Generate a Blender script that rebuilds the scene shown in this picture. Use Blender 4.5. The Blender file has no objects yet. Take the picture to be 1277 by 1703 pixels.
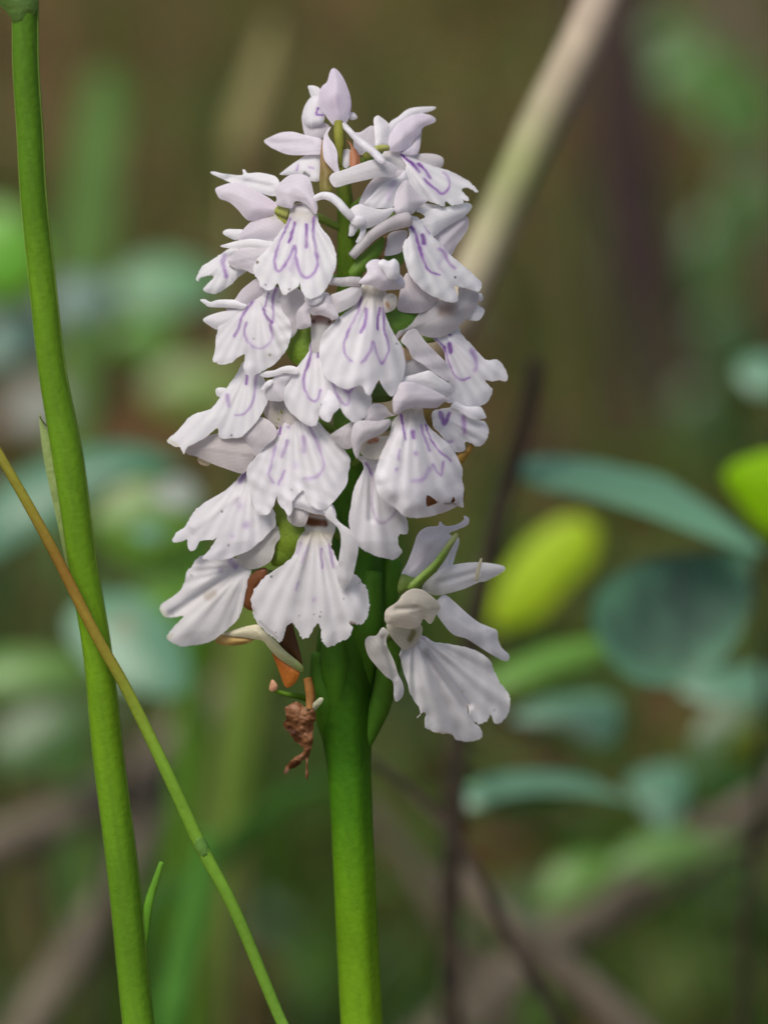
import bpy, math, random
import numpy as np
from mathutils import Vector, geometry

random.seed(7)
rng = np.random.default_rng(7)
scene = bpy.context.scene
col = scene.collection

# ------------------------------------------------------------------ camera
D = 0.35                       # camera to the flower spike, metres
PX = 0.075 / 1277.0            # size of one photograph pixel at the spike
PITCH = math.radians(14)
FW = np.array([0, math.cos(PITCH), -math.sin(PITCH)])
UP = np.array([0, math.sin(PITCH), math.cos(PITCH)])
RT = np.array([1.0, 0, 0])
P0 = np.array([0, 0, 0.26])
CAM = P0 - FW * D
cd = bpy.data.cameras.new('camera')
cam = bpy.data.objects.new('camera', cd); col.objects.link(cam)
cam.location = CAM
cam.rotation_euler = (math.pi / 2 - PITCH, 0, 0)
cd.sensor_fit = 'HORIZONTAL'; cd.sensor_width = 24.0; cd.lens = 24.0 * D / 0.075
cd.clip_start = 0.01; cd.clip_end = 500
cd.dof.use_dof = True
cd.dof.focus_distance = D - 105 * PX
cd.dof.aperture_fstop = 11.0
cd.dof.aperture_blades = 0
scene.camera = cam

# ------------------------------------------------------------------ light
SUN_EL, SUN_AZ = math.radians(60), math.radians(222)   # azimuth clockwise from +Y
w = bpy.data.worlds.new('World'); scene.world = w; w.use_nodes = True
nt = w.node_tree; bg = nt.nodes['Background']
sky = nt.nodes.new('ShaderNodeTexSky'); sky.sky_type = 'NISHITA'; sky.sun_disc = False
sky.sun_elevation = SUN_EL; sky.sun_rotation = SUN_AZ
sky.air_density = 1.0; sky.dust_density = 4.0; sky.ozone_density = 1.0
nt.links.new(sky.outputs[0], bg.inputs[0]); bg.inputs[1].default_value = 0.085
sd = bpy.data.lights.new('sun', 'SUN'); sd.energy = 1.7; sd.angle = math.radians(30); sd.color = (1, 0.96, 0.9)
sun = bpy.data.objects.new('sun', sd); col.objects.link(sun)
sv = Vector((math.sin(SUN_AZ) * math.cos(SUN_EL), math.cos(SUN_AZ) * math.cos(SUN_EL), math.sin(SUN_EL)))
sun.rotation_euler = sv.to_track_quat('Z', 'Y').to_euler()
vs = scene.view_settings
vs.view_transform = 'Standard'; vs.look = 'None'; vs.gamma = 1; vs.use_curve_mapping = False
vs.exposure = 0.74
scene.cycles.use_denoising = True
scene.cycles.max_bounces = 8
scene.cycles.transmission_bounces = 6
scene.cycles.sample_clamp_indirect = 4

# ------------------------------------------------------------------ mapping helpers
def at(px, py, d=0.0):
    """photograph pixel -> point in the place; d = pixels (at the spike) in front of the spike axis"""
    px, py, d = np.broadcast_arrays(np.asarray(px, float), np.asarray(py, float), np.asarray(d, float))
    dist = D - d * PX
    s = dist / D
    return (CAM + RT * ((px - 638.5) * PX * s)[..., None] - UP * ((py - 851.5) * PX * s)[..., None]
            + FW * dist[..., None])

def behind(mm):
    return -mm * 1e-3 / PX

def on_ground(px, py):
    v = FW + RT * ((px - 638.5) * PX / D) - UP * ((py - 851.5) * PX / D)
    t = -CAM[2] / v[2]
    return CAM + v * t, (D - t) / PX        # point and its d

# ------------------------------------------------------------------ materials
def new_mat(name):
    m = bpy.data.materials.new(name); m.use_nodes = True
    n = m.node_tree.nodes; l = m.node_tree.links
    return m, n, l, n['Principled BSDF'], n['Material Output']

def sheet_mat(name, transl=0.35, rough=0.55, spec=0.3, bump=0.15, bscale=2500, tint=None, sheen=0, coat=0.0, var=0.12):
    """thin plant tissue: pigment from the colour attribute, light passes through"""
    m, n, l, b, out = new_mat(name)
    a = n.new('ShaderNodeVertexColor'); a.layer_name = 'pigment'
    tc = n.new('ShaderNodeTexCoord')
    nz = n.new('ShaderNodeTexNoise'); nz.inputs['Scale'].default_value = bscale; nz.inputs['Detail'].default_value = 3
    l.new(tc.outputs['Object'], nz.inputs['Vector'])
    mr = n.new('ShaderNodeMapRange'); mr.inputs['To Min'].default_value = 1 - var; mr.inputs['To Max'].default_value = 1 + var * .6
    l.new(nz.outputs['Fac'], mr.inputs['Value'])
    mx = n.new('ShaderNodeMix'); mx.data_type = 'RGBA'; mx.blend_type = 'MULTIPLY'; mx.inputs[0].default_value = 1
    l.new(a.outputs['Color'], mx.inputs[6]); l.new(mr.outputs['Result'], mx.inputs[7])
    l.new(mx.outputs[2], b.inputs['Base Color'])
    b.inputs['Roughness'].default_value = rough; b.inputs['Specular IOR Level'].default_value = spec
    if coat:
        b.inputs['Coat Weight'].default_value = coat; b.inputs['Coat Roughness'].default_value = 0.35
    bp = n.new('ShaderNodeBump'); bp.inputs['Strength'].default_value = bump; bp.inputs['Distance'].default_value = 0.0003
    l.new(nz.outputs['Fac'], bp.inputs['Height']); l.new(bp.outputs['Normal'], b.inputs['Normal'])
    t = n.new('ShaderNodeBsdfTranslucent')
    if tint:
        tm = n.new('ShaderNodeMix'); tm.data_type = 'RGBA'; tm.blend_type = 'MULTIPLY'; tm.inputs[0].default_value = 1
        l.new(mx.outputs[2], tm.inputs[6]); tm.inputs[7].default_value = (*tint, 1); l.new(tm.outputs[2], t.inputs['Color'])
    else:
        l.new(mx.outputs[2], t.inputs['Color'])
    ms = n.new('ShaderNodeMixShader'); ms.inputs[0].default_value = transl
    l.new(b.outputs[0], ms.inputs[1]); l.new(t.outputs[0], ms.inputs[2]); l.new(ms.outputs[0], out.inputs['Surface'])
    return m

def solid_mat(name, c1, c2, scale, rough=0.6, spec=0.3, bump=0.3, dist=0.0005, stretch=(1, 1, 1), lo=0.35, hi=0.65, sss=0.0):
    m, n, l, b, out = new_mat(name)
    tc = n.new('ShaderNodeTexCoord'); mp = n.new('ShaderNodeMapping'); mp.inputs['Scale'].default_value = stretch
    l.new(tc.outputs['Object'], mp.inputs['Vector'])
    nz = n.new('ShaderNodeTexNoise'); nz.inputs['Scale'].default_value = scale; nz.inputs['Detail'].default_value = 5
    l.new(mp.outputs[0], nz.inputs['Vector'])
    cr = n.new('ShaderNodeValToRGB'); cr.color_ramp.elements[0].position = lo; cr.color_ramp.elements[1].position = hi
    cr.color_ramp.elements[0].color = (*c1, 1); cr.color_ramp.elements[1].color = (*c2, 1)
    l.new(nz.outputs['Fac'], cr.inputs[0]); l.new(cr.outputs[0], b.inputs['Base Color'])
    b.inputs['Roughness'].default_value = rough; b.inputs['Specular IOR Level'].default_value = spec
    if sss:
        b.inputs['Subsurface Weight'].default_value = sss; b.inputs['Subsurface Scale'].default_value = 0.002
        b.inputs['Subsurface Radius'].default_value = (0.6, 1, 0.3)
    bp = n.new('ShaderNodeBump'); bp.inputs['Strength'].default_value = bump; bp.inputs['Distance'].default_value = dist
    l.new(nz.outputs['Fac'], bp.inputs['Height']); l.new(bp.outputs['Normal'], b.inputs['Normal'])
    return m

PETAL = sheet_mat('petal_tissue', 0.62, 0.42, 0.4, 0.25, 9000, var=0.05)
BRACT = sheet_mat('bract_tissue', 0.30, 0.5, 0.3, 0.3, 2500)
LEAF = sheet_mat('waxy_leaf', 0.2, 0.36, 0.45, 0.2, 900)
THINLEAF = sheet_mat('thin_leaf', 0.55, 0.5, 0.3, 0.2, 900, tint=(1.5, 1.35, 0.5))
STALK = sheet_mat('stalk_skin', 0.0, 0.55, 0.1, 0.25, 1500)
BARK = solid_mat('twig_bark', (0.014, 0.011, 0.007), (0.045, 0.034, 0.021), 400, 0.8, 0.2)
DEADWOOD = solid_mat('dead_wood', (0.085, 0.07, 0.048), (0.175, 0.145, 0.102), 250, 0.85, 0.2, stretch=(1, 1, 0.2))
TRUNK = solid_mat('trunk_bark', (0.026, 0.015, 0.014), (0.055, 0.034, 0.03), 60, 0.9, 0.2, 0.6, 0.004)

# ------------------------------------------------------------------ mesh helpers
BASE = {}
def empty(name, loc, label=None, cat=None, group=None):
    o = bpy.data.objects.new(name, None); col.objects.link(o); o.location = loc
    o.empty_display_size = 0.01
    if label: o['label'] = label
    if cat: o['category'] = cat
    if group: o['group'] = group
    BASE[o.name] = np.array(loc, float)
    return o

def base_of(p):
    while p.parent: p = p.parent
    return BASE.get(p.name, np.zeros(3))

def mesh_obj(name, verts, faces, mat, parent=None, colors=None, solid=0.0, smooth=True):
    v = np.asarray(verts, float)
    if parent is not None: v = v - base_of(parent)
    me = bpy.data.meshes.new(name); me.from_pydata(v.tolist(), [], [list(map(int, f)) for f in faces])
    if colors is not None:
        ca = me.color_attributes.new('pigment', 'FLOAT_COLOR', 'POINT')
        c4 = np.ones((len(v), 4), np.float32); c4[:, :3] = np.asarray(colors)
        ca.data.foreach_set('color', c4.ravel())
    if smooth: me.polygons.foreach_set('use_smooth', [True] * len(me.polygons))
    me.materials.append(mat); me.update()
    if solid:
        ne = len(me.edges); cnt = np.zeros(ne, int)
        le = np.zeros(len(me.loops), np.int32); me.loops.foreach_get('edge_index', le); np.add.at(cnt, le, 1)
        sh_ = me.attributes.get('sharp_edge') or me.attributes.new('sharp_edge', 'BOOLEAN', 'EDGE')
        sh_.data.foreach_set('value', (cnt == 1))
    o = bpy.data.objects.new(name, me); col.objects.link(o)
    if parent is not None: o.parent = parent
    if solid:
        md = o.modifiers.new('thickness', 'SOLIDIFY'); md.thickness = solid; md.offset = -1
    return o

def catmull(P, closed, n):
    P = np.asarray(P, float); N = len(P); out = []
    for i in range(N if closed else N - 1):
        if closed:
            a, b, c, d = P[(i - 1) % N], P[i], P[(i + 1) % N], P[(i + 2) % N]
        else:
            a, b, c, d = P[max(i - 1, 0)], P[i], P[i + 1], P[min(i + 2, N - 1)]
        for k in range(n):
            t = k / n
            out.append(0.5 * (2 * b + (c - a) * t + (2 * a - 5 * b + 4 * c - d) * t * t + (3 * b - a - 3 * c + d) * t ** 3))
    if not closed: out.append(P[-1])
    return np.array(out)

def seg_dist(Q, A, B):
    """distance of points Q (n,2) to the nearest of segments A-B (m,2)"""
    best = np.full(len(Q), 1e9)
    for a, b in zip(A, B):
        ab = b - a; L = max(ab @ ab, 1e-9)
        t = np.clip(((Q - a) @ ab) / L, 0, 1)
        best = np.minimum(best, np.hypot(*(Q - a - t[:, None] * ab).T))
    return best

def inside(Q, poly):
    x, y = Q[:, 0], Q[:, 1]; r = np.zeros(len(Q), bool)
    j = len(poly) - 1
    for i in range(len(poly)):
        xi, yi = poly[i]; xj, yj = poly[j]
        if yi != yj:
            c = ((yi > y) != (yj > y)) & (x < (xj - xi) * (y - yi) / (yj - yi) + xi)
            r ^= c
        j = i
    return r

class Noise2:
    def __init__(s, seed, n=7):
        r = np.random.default_rng(seed)
        s.k = r.normal(0, 1, (n, 2)); s.p = r.uniform(0, 6.28, n)
    def __call__(s, Q, scale):
        return np.mean(np.sin((Q / scale) @ s.k.T + s.p), axis=1)

def tri_sheet(outline, spacing, holes=()):
    """triangles filling an outline, with a jittered grid inside"""
    B = np.asarray(outline)
    lo, hi = B.min(0), B.max(0)
    gx, gy = np.meshgrid(np.arange(lo[0], hi[0], spacing), np.arange(lo[1], hi[1], spacing * 0.87))
    gx = gx + (np.arange(gx.shape[0]) % 2)[:, None] * spacing * 0.5
    G = np.c_[gx.ravel(), gy.ravel()]
    G = G[inside(G, B)]
    if len(G): G = G[seg_dist(G, B, np.roll(B, -1, 0)) > spacing * 0.45]
    pts = [Vector(p) for p in np.r_[B, G].tolist()] if len(G) else [Vector(p) for p in B.tolist()]
    nb = len(B)
    edges = [(i, (i + 1) % nb) for i in range(nb)]
    for h in holes:
        k = len(pts); pts += [Vector(p) for p in h.tolist()]
        edges += [(k + i, k + (i + 1) % len(h)) for i in range(len(h))]
    v, e, f, *_ = geometry.delaunay_2d_cdt(pts, edges, [], 0, 1e-5)
    V = np.array([(p.x, p.y) for p in v]); F = np.array([list(t) for t in f if len(t) == 3])
    cen = V[F].mean(1)
    keep = inside(cen, B)
    for h in holes: keep &= ~inside(cen, h)
    F = F[keep]
    # y grows downwards in the photograph: turn the triangles towards the camera
    a = V[F]; ar = (a[:, 1, 0] - a[:, 0, 0]) * (a[:, 2, 1] - a[:, 0, 1]) - (a[:, 1, 1] - a[:, 0, 1]) * (a[:, 2, 0] - a[:, 0, 0])
    F[ar > 0] = F[ar > 0][:, ::-1]
    used = np.unique(F); remap = np.full(len(V), -1); remap[used] = np.arange(len(used))
    return V[used], remap[F]

def tube(name, pts, radii, mat, parent=None, seg=10, color=None, color2=None, n=5, ribs=0.0, flat=1.0, caps=True):
    """tapered round stem along world points"""
    P = catmull(np.asarray(pts, float), False, n)
    R = np.interp(np.linspace(0, len(pts) - 1, len(P)), np.arange(len(pts)), radii)
    T = np.gradient(P, axis=0); T /= np.linalg.norm(T, axis=1)[:, None] + 1e-12
    A = np.cross(T, FW); A /= np.linalg.norm(A, axis=1)[:, None] + 1e-9
    Bn = np.cross(A, T)
    V, C = [], []
    for i in range(len(P)):
        for k in range(seg):
            t = 2 * math.pi * k / seg
            rr = R[i] * (1 + ribs * math.cos(5 * t))
            V.append(P[i] + A[i] * rr * math.cos(t) + Bn[i] * rr * flat * math.sin(t))
    F = [(i * seg + k, i * seg + (k + 1) % seg, (i + 1) * seg + (k + 1) % seg, (i + 1) * seg + k)
         for i in range(len(P) - 1) for k in range(seg)]
    if caps:
        F.append(tuple(range(seg))[::-1]); F.append(tuple((len(P) - 1) * seg + k for k in range(seg)))
    if color is not None:
        c1 = np.array(color); c2 = np.array(color2 if color2 is not None else color)
        if mat is STALK: c1 = c1 * (0.76, 0.80, 0.7); c2 = c2 * (0.76, 0.80, 0.7)
        if c1.ndim == 1: cl = c1 + (c2 - c1) * np.linspace(0, 1, len(P))[:, None]
        else: cl = np.array([np.interp(np.linspace(0, len(c1) - 1, len(P)), np.arange(len(c1)), c1[:, k]) for k in range(3)]).T
        C = np.repeat(cl, seg, axis=0) * (1 + 0.05 * rng.normal(size=(len(P) * seg, 1)))
        st_ = rng.normal(size=seg); st_ = 0.5 * st_ + 0.25 * (np.roll(st_, 1) + np.roll(st_, -1))
        al = np.sin(np.linspace(0, len(P) * 0.7, len(P)) + rng.uniform(0, 6)) * 0.05
        C = C * (1 + 0.13 * np.tile(st_, len(P))[:, None] + np.repeat(al, seg)[:, None])
        C = np.clip(C, 0, 1)
    return mesh_obj(name, V, F, mat, parent, C if color is not None else None)

# ------------------------------------------------------------------ the setting: ground
def ground_mat():
    m, n, l, b, out = new_mat('forest_floor')
    tc = n.new('ShaderNodeTexCoord')
    def noise(s, d=4):
        z = n.new('ShaderNodeTexNoise'); z.inputs['Scale'].default_value = s; z.inputs['Detail'].default_value = d
        l.new(tc.outputs['Object'], z.inputs['Vector']); return z
    def ramp(a, c1, c2, p1, p2):
        r = n.new('ShaderNodeValToRGB'); r.color_ramp.elements[0].position = p1; r.color_ramp.elements[1].position = p2
        r.color_ramp.elements[0].color = (*c1, 1); r.color_ramp.elements[1].color = (*c2, 1); l.new(a, r.inputs[0]); return r
    litter = ramp(noise(9).outputs['Fac'], (0.05, 0.027, 0.010), (0.165, 0.088, 0.035), 0.3, 0.7)
    moss = ramp(noise(14).outputs['Fac'], (0.055, 0.05, 0.01), (0.19, 0.165, 0.035), 0.3, 0.7)
    mask = ramp(noise(3.1, 2).outputs['Fac'], (0, 0, 0), (1, 1, 1), 0.5, 0.66)
    mx = n.new('ShaderNodeMix'); mx.data_type = 'RGBA'
    l.new(mask.outputs[0], mx.inputs[0]); l.new(litter.outputs[0], mx.inputs[6]); l.new(moss.outputs[0], mx.inputs[7])
    l.new(mx.outputs[2], b.inputs['Base Color']); b.inputs['Roughness'].default_value = 0.95; b.inputs['Specular IOR Level'].default_value = 0.1
    bp = n.new('ShaderNodeBump'); bp.inputs['Strength'].default_value = 0.8; bp.inputs['Distance'].default_value = 0.01
    l.new(noise(60).outputs['Fac'], bp.inputs['Height']); l.new(bp.outputs['Normal'], b.inputs['Normal'])
    return m

GN = Noise2(5)
def ground_h(x, y):
    Q = np.c_[np.ravel(x), np.ravel(y)]
    return 0.02 * GN(Q, 0.35) * np.clip(np.hypot(Q[:, 0], Q[:, 1]) / 0.5, 0, 1)
xs = np.concatenate([-np.geomspace(300, 2.2, 24), np.linspace(-2, 2, 81), np.geomspace(2.2, 300, 24)])
ys = np.concatenate([-np.geomspace(300, 2.2, 24), np.linspace(-2, 6, 161), np.geomspace(6.2, 300, 24)])
X, Y = np.meshgrid(xs, ys)
Z = ground_h(X, Y)
nx = len(xs)
F = [(j * nx + i, j * nx + i + 1, (j + 1) * nx + i + 1, (j + 1) * nx + i) for j in range(len(ys) - 1) for i in range(nx - 1)]
g = mesh_obj('ground', np.c_[X.ravel(), Y.ravel(), Z], F, ground_mat()); g['kind'] = 'structure'

def gz(x, y):
    return float(ground_h(np.array([x]), np.array([y]))[0])
def foot(p):
    """the point on the ground below p"""
    return np.array([p[0], p[1], gz(p[0], p[1]) - 0.004])

# ------------------------------------------------------------------ the orchid
FR = dict(A=(420, 100, 200), B=(600, 160, 200), C=(340, 270, 260), D=(320, 370, 200), E=(540, 320, 280), G=(320, 460, 240),
          H=(460, 430, 240), I=(640, 530, 220), J=(270, 590, 220), K=(440, 560, 240), L=(570, 640, 230), M=(390, 660, 230),
          N=(280, 760, 220), O=(400, 830, 240), Q=(550, 730, 170), S=(255, 890, 265), T=(600, 850, 260), U=(600, 1000, 260),
          V=(430, 1030, 260), P=(0, 0, 1277))

def pts(fr, s):
    ox, oy, sz = FR[fr]
    a = np.array([float(t) for t in s.replace(',', ' ').split()]).reshape(-1, 2)
    return a * (sz / 1277.0) + (ox, oy)

W = (0.82, 0.79, 0.83)        # petal white with a breath of lilac
WW = (0.86, 0.84, 0.88)
MV = (0.70, 0.63, 0.695)      # mauve backs of the hood
GY = (0.62, 0.57, 0.59)
BE = (0.60, 0.50, 0.36)        # ageing tissue
CR = (0.66, 0.60, 0.50)
PURPLE = (0.30, 0.06, 0.50)
GREEN = (0.10, 0.20, 0.012)
DGREEN = (0.055, 0.16, 0.012)
OLIVE = (0.20, 0.18, 0.04)
BRN = (0.15, 0.065, 0.025)
ORG = (0.55, 0.19, 0.03)

def axis_x(y): return np.interp(y, [110, 230, 430, 700, 1000, 1250, 1703], [560, 566, 580, 582, 585, 580, 600])
def env(x, y):
    R = np.interp(y, [100, 180, 260, 350, 500, 700, 900, 1050, 1250], [20, 45, 80, 115, 140, 155, 165, 150, 110])
    dx = (x - axis_x(y))
    return R * 1.35 / (1 + (dx / (R * 1.25 + 60)) ** 2) - 0.25 * R

seedc = [100]
def sheet(parent, name, outline, lay=0.0, bul=8.0, gx=0.0, gy=0.0, color=W, mat=None, marks=(), holes=(), spacing=3.6,
          ridges=0.0, base=None, crease=None, thick=1.7, ruffle=2.0, dfun=env, col2=None, specks=0, sub=4, curl=0.0, edge=None, wid=0.33,
          fold=None, lobes=0.0, bend=0.08, crumple=0.0, nsc=1.0):
    """a petal, bract or leaf: an outline with its own depth, curvature, thickness and pigment"""
    if name == 'column': bul *= 0.4; lay -= 9
    seedc[0] += 1; sd_ = seedc[0]; r = np.random.default_rng(sd_)
    B = catmull(outline, True, sub)
    if edge:        # fine irregular margin
        nrm = np.roll(B, -1, 0) - np.roll(B, 1, 0); nrm = np.c_[nrm[:, 1], -nrm[:, 0]] / (np.linalg.norm(nrm, axis=1)[:, None] + 1e-9)
        B = B + nrm * (edge * r.normal(size=(len(B), 1)))
    hs = [catmull(h, True, 3) for h in holes]
    V, F = tri_sheet(B, spacing, hs)
    area = 0.5 * abs(np.sum(B[:, 0] * np.roll(B[:, 1], -1) - B[:, 1] * np.roll(B[:, 0], -1)))
    petal = mat is None and spacing > 3
    if petal: wid = wid * 1.7; bul = bul * 0.72
    wd = max(wid * math.sqrt(area), 3.0)
    dist = seg_dist(V, B, np.roll(B, -1, 0))
    t = np.clip(dist / wd, 0, 1)
    c = B.mean(0)
    z = dfun(V[:, 0], V[:, 1]) + lay + gx * (V[:, 0] - c[0]) + gy * (V[:, 1] - c[1])
    z = z + bul * (1 - (1 - t) ** 2)
    # long axis of the piece: petals fold along it, lips bend their side lobes back
    if base is not None: axv = c - np.asarray(base, float)
    else:
        ew, ev = np.linalg.eigh(np.cov((B - c).T)); axv = ev[:, 1]
    axv = axv / (np.linalg.norm(axv) + 1e-9)
    vv = (V - c) @ np.array([-axv[1], axv[0]]); hw = np.percentile(np.abs(vv), 92) + 1e-6
    if lobes: z = z - lobes * np.clip(np.abs(vv) / hw, 0, 1.4) ** 1.7
    if fold is None: fold = float(r.uniform(-0.16, 0.16)) * hw if spacing > 3 else 0.0
    if fold: z = z - fold * (np.sqrt((vv / hw) ** 2 + 0.03))
    uu = (V - c) @ axv; hl = np.abs(uu).max() + 1e-6
    z = z - bend * hl * np.clip(np.abs(uu) / hl, 0, 1) ** 2
    N1, N2 = Noise2(sd_), Noise2(sd_ + 999)
    z = z + ruffle * (1 - t) * N1(V, 9.0 * nsc) * 1.6 + ruffle * 0.8 * N2(V, 22.0 * nsc)
    if ridges:
        b0 = np.asarray(base if base is not None else outline[0], float)
        d = V - b0; ang = np.arctan2(d[:, 1], d[:, 0]); rad = np.hypot(d[:, 0], d[:, 1])
        far = np.clip(rad / 70, 0, 1); far_ = np.clip((rad - 25) / (0.75 * rad.max()), 0, 1)
        z = z + ridges * far * (1.5 * np.sin(ang * 7 + sd_ * 3 + N2(V, 80) * 2) + np.sin(ang * 17 + N1(V, 60) * 3 + sd_) + 0.5 * np.sin(ang * 31 + sd_ * 2))
    if crumple: z = z + crumple * (np.abs(N2(V, 5.0)) + np.abs(N1(V, 3.5))) * 2
    if petal:                  # fine parallel veins and a thin margin painted lighter, as if light came through
        z = z + 0.35 * np.sin(vv * 1.15 + 2 * N1(V, 30)) + 0.9 * np.exp(-(vv / 1.6) ** 2) * (1 if sd_ % 2 else -1)
    if crease is not None:
        (p0, p1, amp, wc) = crease
        z = z - amp * np.exp(-(seg_dist(V, [p0], [p1]) / wc) ** 2)
    if curl:
        z = z - curl * (1 - t) ** 3
    lift = (0.42 if name == 'column' else 0.55) if mat is None else 1.0
    color = np.array(color, float)
    if mat is None: color = color * 0.82 + 0.18 * color.max()
    C = np.tile(color ** lift, (len(V), 1))
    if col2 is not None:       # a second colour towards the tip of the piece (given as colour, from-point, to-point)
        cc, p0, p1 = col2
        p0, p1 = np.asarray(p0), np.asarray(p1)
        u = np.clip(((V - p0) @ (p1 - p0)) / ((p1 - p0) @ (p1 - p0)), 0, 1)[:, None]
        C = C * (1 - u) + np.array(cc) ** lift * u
    C = C * (1 + 0.05 * N2(V, 12.0)[:, None] + 0.010 * r.normal(size=(len(V), 1)))
    if petal:
        C = C * (1 + 0.03 * np.sin(vv * 1.15 + 2 * N1(V, 30)) - 0.05 * np.exp(-(vv / 1.5) ** 2))[:, None]
        C = C * (1 + 0.05 * np.clip(1 - dist / 3.5, 0, 1))[:, None]  # translucent glow of the thin edge put into the colour
    if ridges:                 # pale veins running from the claw
        C = C * (1 + 0.05 * (far * np.sin(ang * 43 + N2(V, 40) * 2))[:, None])
    for mk in marks:
        P, wpx, st = mk[0], mk[1], mk[2]
        cm = np.array(mk[3] if len(mk) > 3 else PURPLE)
        Vw = V + np.c_[N2(V, 4.0), N1(V, 4.5)] * 1.6
        if len(P) == 1: dd = np.hypot(*(Vw - P[0]).T)
        else:
            Pc = catmull(P, False, 4); dd = seg_dist(Vw, Pc[:-1], Pc[1:])
        wn = wpx * (0.46 + 0.2 * N1(V, 7.0) + 0.16 * N2(V, 18.0))
        so = 0.55 if st > 0.52 else 0.95
        k = np.clip(1 - (dd - wn * (0.72 - so * 0.6)) / (wn * so + 0.8), 0, 1)
        fd = np.clip((far_ if ridges else np.full(len(V), .5)), 0, 1)      # colour thins out away from the claw
        if tuple(cm) == PURPLE: cm = np.array((0.24, 0.045, 0.42)) * (1 - fd)[:, None] + np.array((0.43, 0.17, 0.62)) * fd[:, None]; k = k * (1.12 - 0.5 * fd)
        k = k * k * (3 - 2 * k) * min(1, st * 1.3) * np.clip(0.82 + 0.3 * N2(V, 5.0) + 0.5 * N1(V, 16.0), 0.15, 1)
        if np.ndim(cm) == 2:      # colour bleeding into the tissue round a stroke
            h = np.clip(1 - dd / (wn * 2.2 + 3), 0, 1) ** 2 * 0.22 * st
            C = C * (1 - h[:, None]) + np.array((0.52, 0.30, 0.66)) * h[:, None]
        C = C * (1 - k[:, None]) + cm * k[:, None]
    if specks:
        idx = r.choice(len(V), min(specks, len(V)), replace=False)
        C[idx] = C[idx] * 0.25 + np.array((0.05, 0.04, 0.03)) * 0.75
    wv = at(V[:, 0], V[:, 1], z)
    return mesh_obj(name, wv, F, mat or PETAL, parent, np.clip(C, 0.002, 0.95), solid=thick * PX)

def mk(fr, s, wz, st=0.9, c=None):
    P = pts(fr, s); k = FR[fr][2] / 1277.0
    return (P, wz * k, st, c or PURPLE)

def ptube(parent, name, fr, s, d, r, color, color2=None, mat=None, seg=10, n=5):
    """tube along photograph points; d = depth offsets from the spike's envelope, r = radii in photograph pixels"""
    P = pts(fr, s)
    if mat is None: color = np.array(color) ** 0.62; color2 = np.array(color2) ** 0.62
    d = np.broadcast_to(np.asarray(d, float), (len(P),)); r = np.broadcast_to(np.asarray(r, float), (len(P),))
    return tube(name, at(P[:, 0], P[:, 1], env(P[:, 0], P[:, 1]) + d), r * PX, mat or PETAL, parent, seg, color, color2, n)

base_pt = at(612, 2100, 0); base_pt = foot(base_pt)
orchid = empty('orchid', base_pt, 'white and lilac spotted orchid spike on a thick green stem', 'orchid')

# stem: thick and glossy below, thin between the flowers
sp = [(563, 175), (566, 250), (574, 340), (580, 430), (582, 560), (582, 700), (586, 850), (596, 960), (580, 1080), (574, 1180), (579, 1270), (584, 1360), (592, 1530), (601, 1710)]
sr = [6, 9, 14, 20, 24, 27, 36, 52, 56, 46, 37, 35, 35, 35]
sc_ = [(0.22, 0.20, 0.04), (0.2, 0.2, 0.04), (0.13, 0.2, 0.02), (0.11, 0.2, 0.012), (0.08, 0.18, 0.01), (0.07, 0.17, 0.01), (0.05, 0.14, 0.008),
       (0.042, 0.13, 0.007), (0.04, 0.12, 0.006), (0.036, 0.115, 0.005), (0.04, 0.13, 0.005), (0.065, 0.185, 0.005), (0.12, 0.25, 0.006), (0.15, 0.28, 0.01), (0.15, 0.28, 0.015), (0.14, 0.26, 0.02)]  # shade of the flowers put into the stem colour, brighter lower down
P = [at(x, y, 0) for x, y in sp]
low = at(610, 1880, 0)
P += [low] + [low + (base_pt - low) * t_ for t_ in (.08, .2, .4, .65, 1.0)]
sc_ += [sc_[-1]] * 4
stem = tube('stem', P, np.array(sr + [36, 36, 37, 38, 40, 42]) * PX, STALK, orchid, 28, sc_, None, 7, ribs=0.025)

def flower(thr, depth=0.0, r0=6.0, axis_dy=40, color=(0.22, 0.30, 0.08)):
    """one flower: its own mesh is the twisted ovary running back to the stem; lip, petals, spur ... hang on it"""
    x, y = thr
    ax = float(axis_x(y + axis_dy))
    d0 = (float(env(x, y)) + depth) * 0.72 - 14
    a = at(x, y, d0); m = at(0.5 * (x + ax), y + axis_dy * 0.35, d0 * 0.6 - 4); b = at(ax, y + axis_dy, 0)
    return tube('flower', [a, m, b], np.array([r0, r0 * 1.25, r0 * 0.9]) * PX, STALK, orchid, 9, color, (0.12, 0.22, 0.03), 5)

LIP = dict(gy=0.16, bul=3.5, lobes=7, spacing=2.3, ridges=1.5, ruffle=2.2, edge=0.35, sub=5)
HOOD = dict(bul=20, color=MV, ruffle=1.5, wid=0.5)
SEP = dict(bul=5, ruffle=2.2)

# --- terminal bud
bud = sheet(orchid, 'flower_bud', pts('A', '865,80 910,110 960,180 1000,265 1035,370 1048,470 1035,560 1010,640 975,680 930,690 870,690 830,660 780,590 730,510 705,420 710,330 740,270 790,225 815,140 835,95'),
            lay=10, bul=26, color=(0.70, 0.60, 0.74), wid=0.6, ruffle=1.0, marks=[mk('A', '1040,560 1048,470 1030,380', 30, .25), mk('A', '880,400 880,560', 190, .28, (0.55, 0.42, 0.55))])
ptube(bud, 'flower_stalk', 'A', '915,660 915,780 925,900 925,1010 930,1130', [14, 16, 12, 6, 2], [8, 8.5, 7.5, 5, 3], (0.26, 0.25, 0.05), (0.2, 0.2, 0.03), STALK)
sheet(bud, 'petal', pts('A', '830,700 790,740 750,830 745,950 760,1050 820,1130 880,1190 920,1180 905,1080 900,980 870,900 820,830 800,770'), lay=24, bul=7, color=(0.76, 0.68, 0.79))
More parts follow.
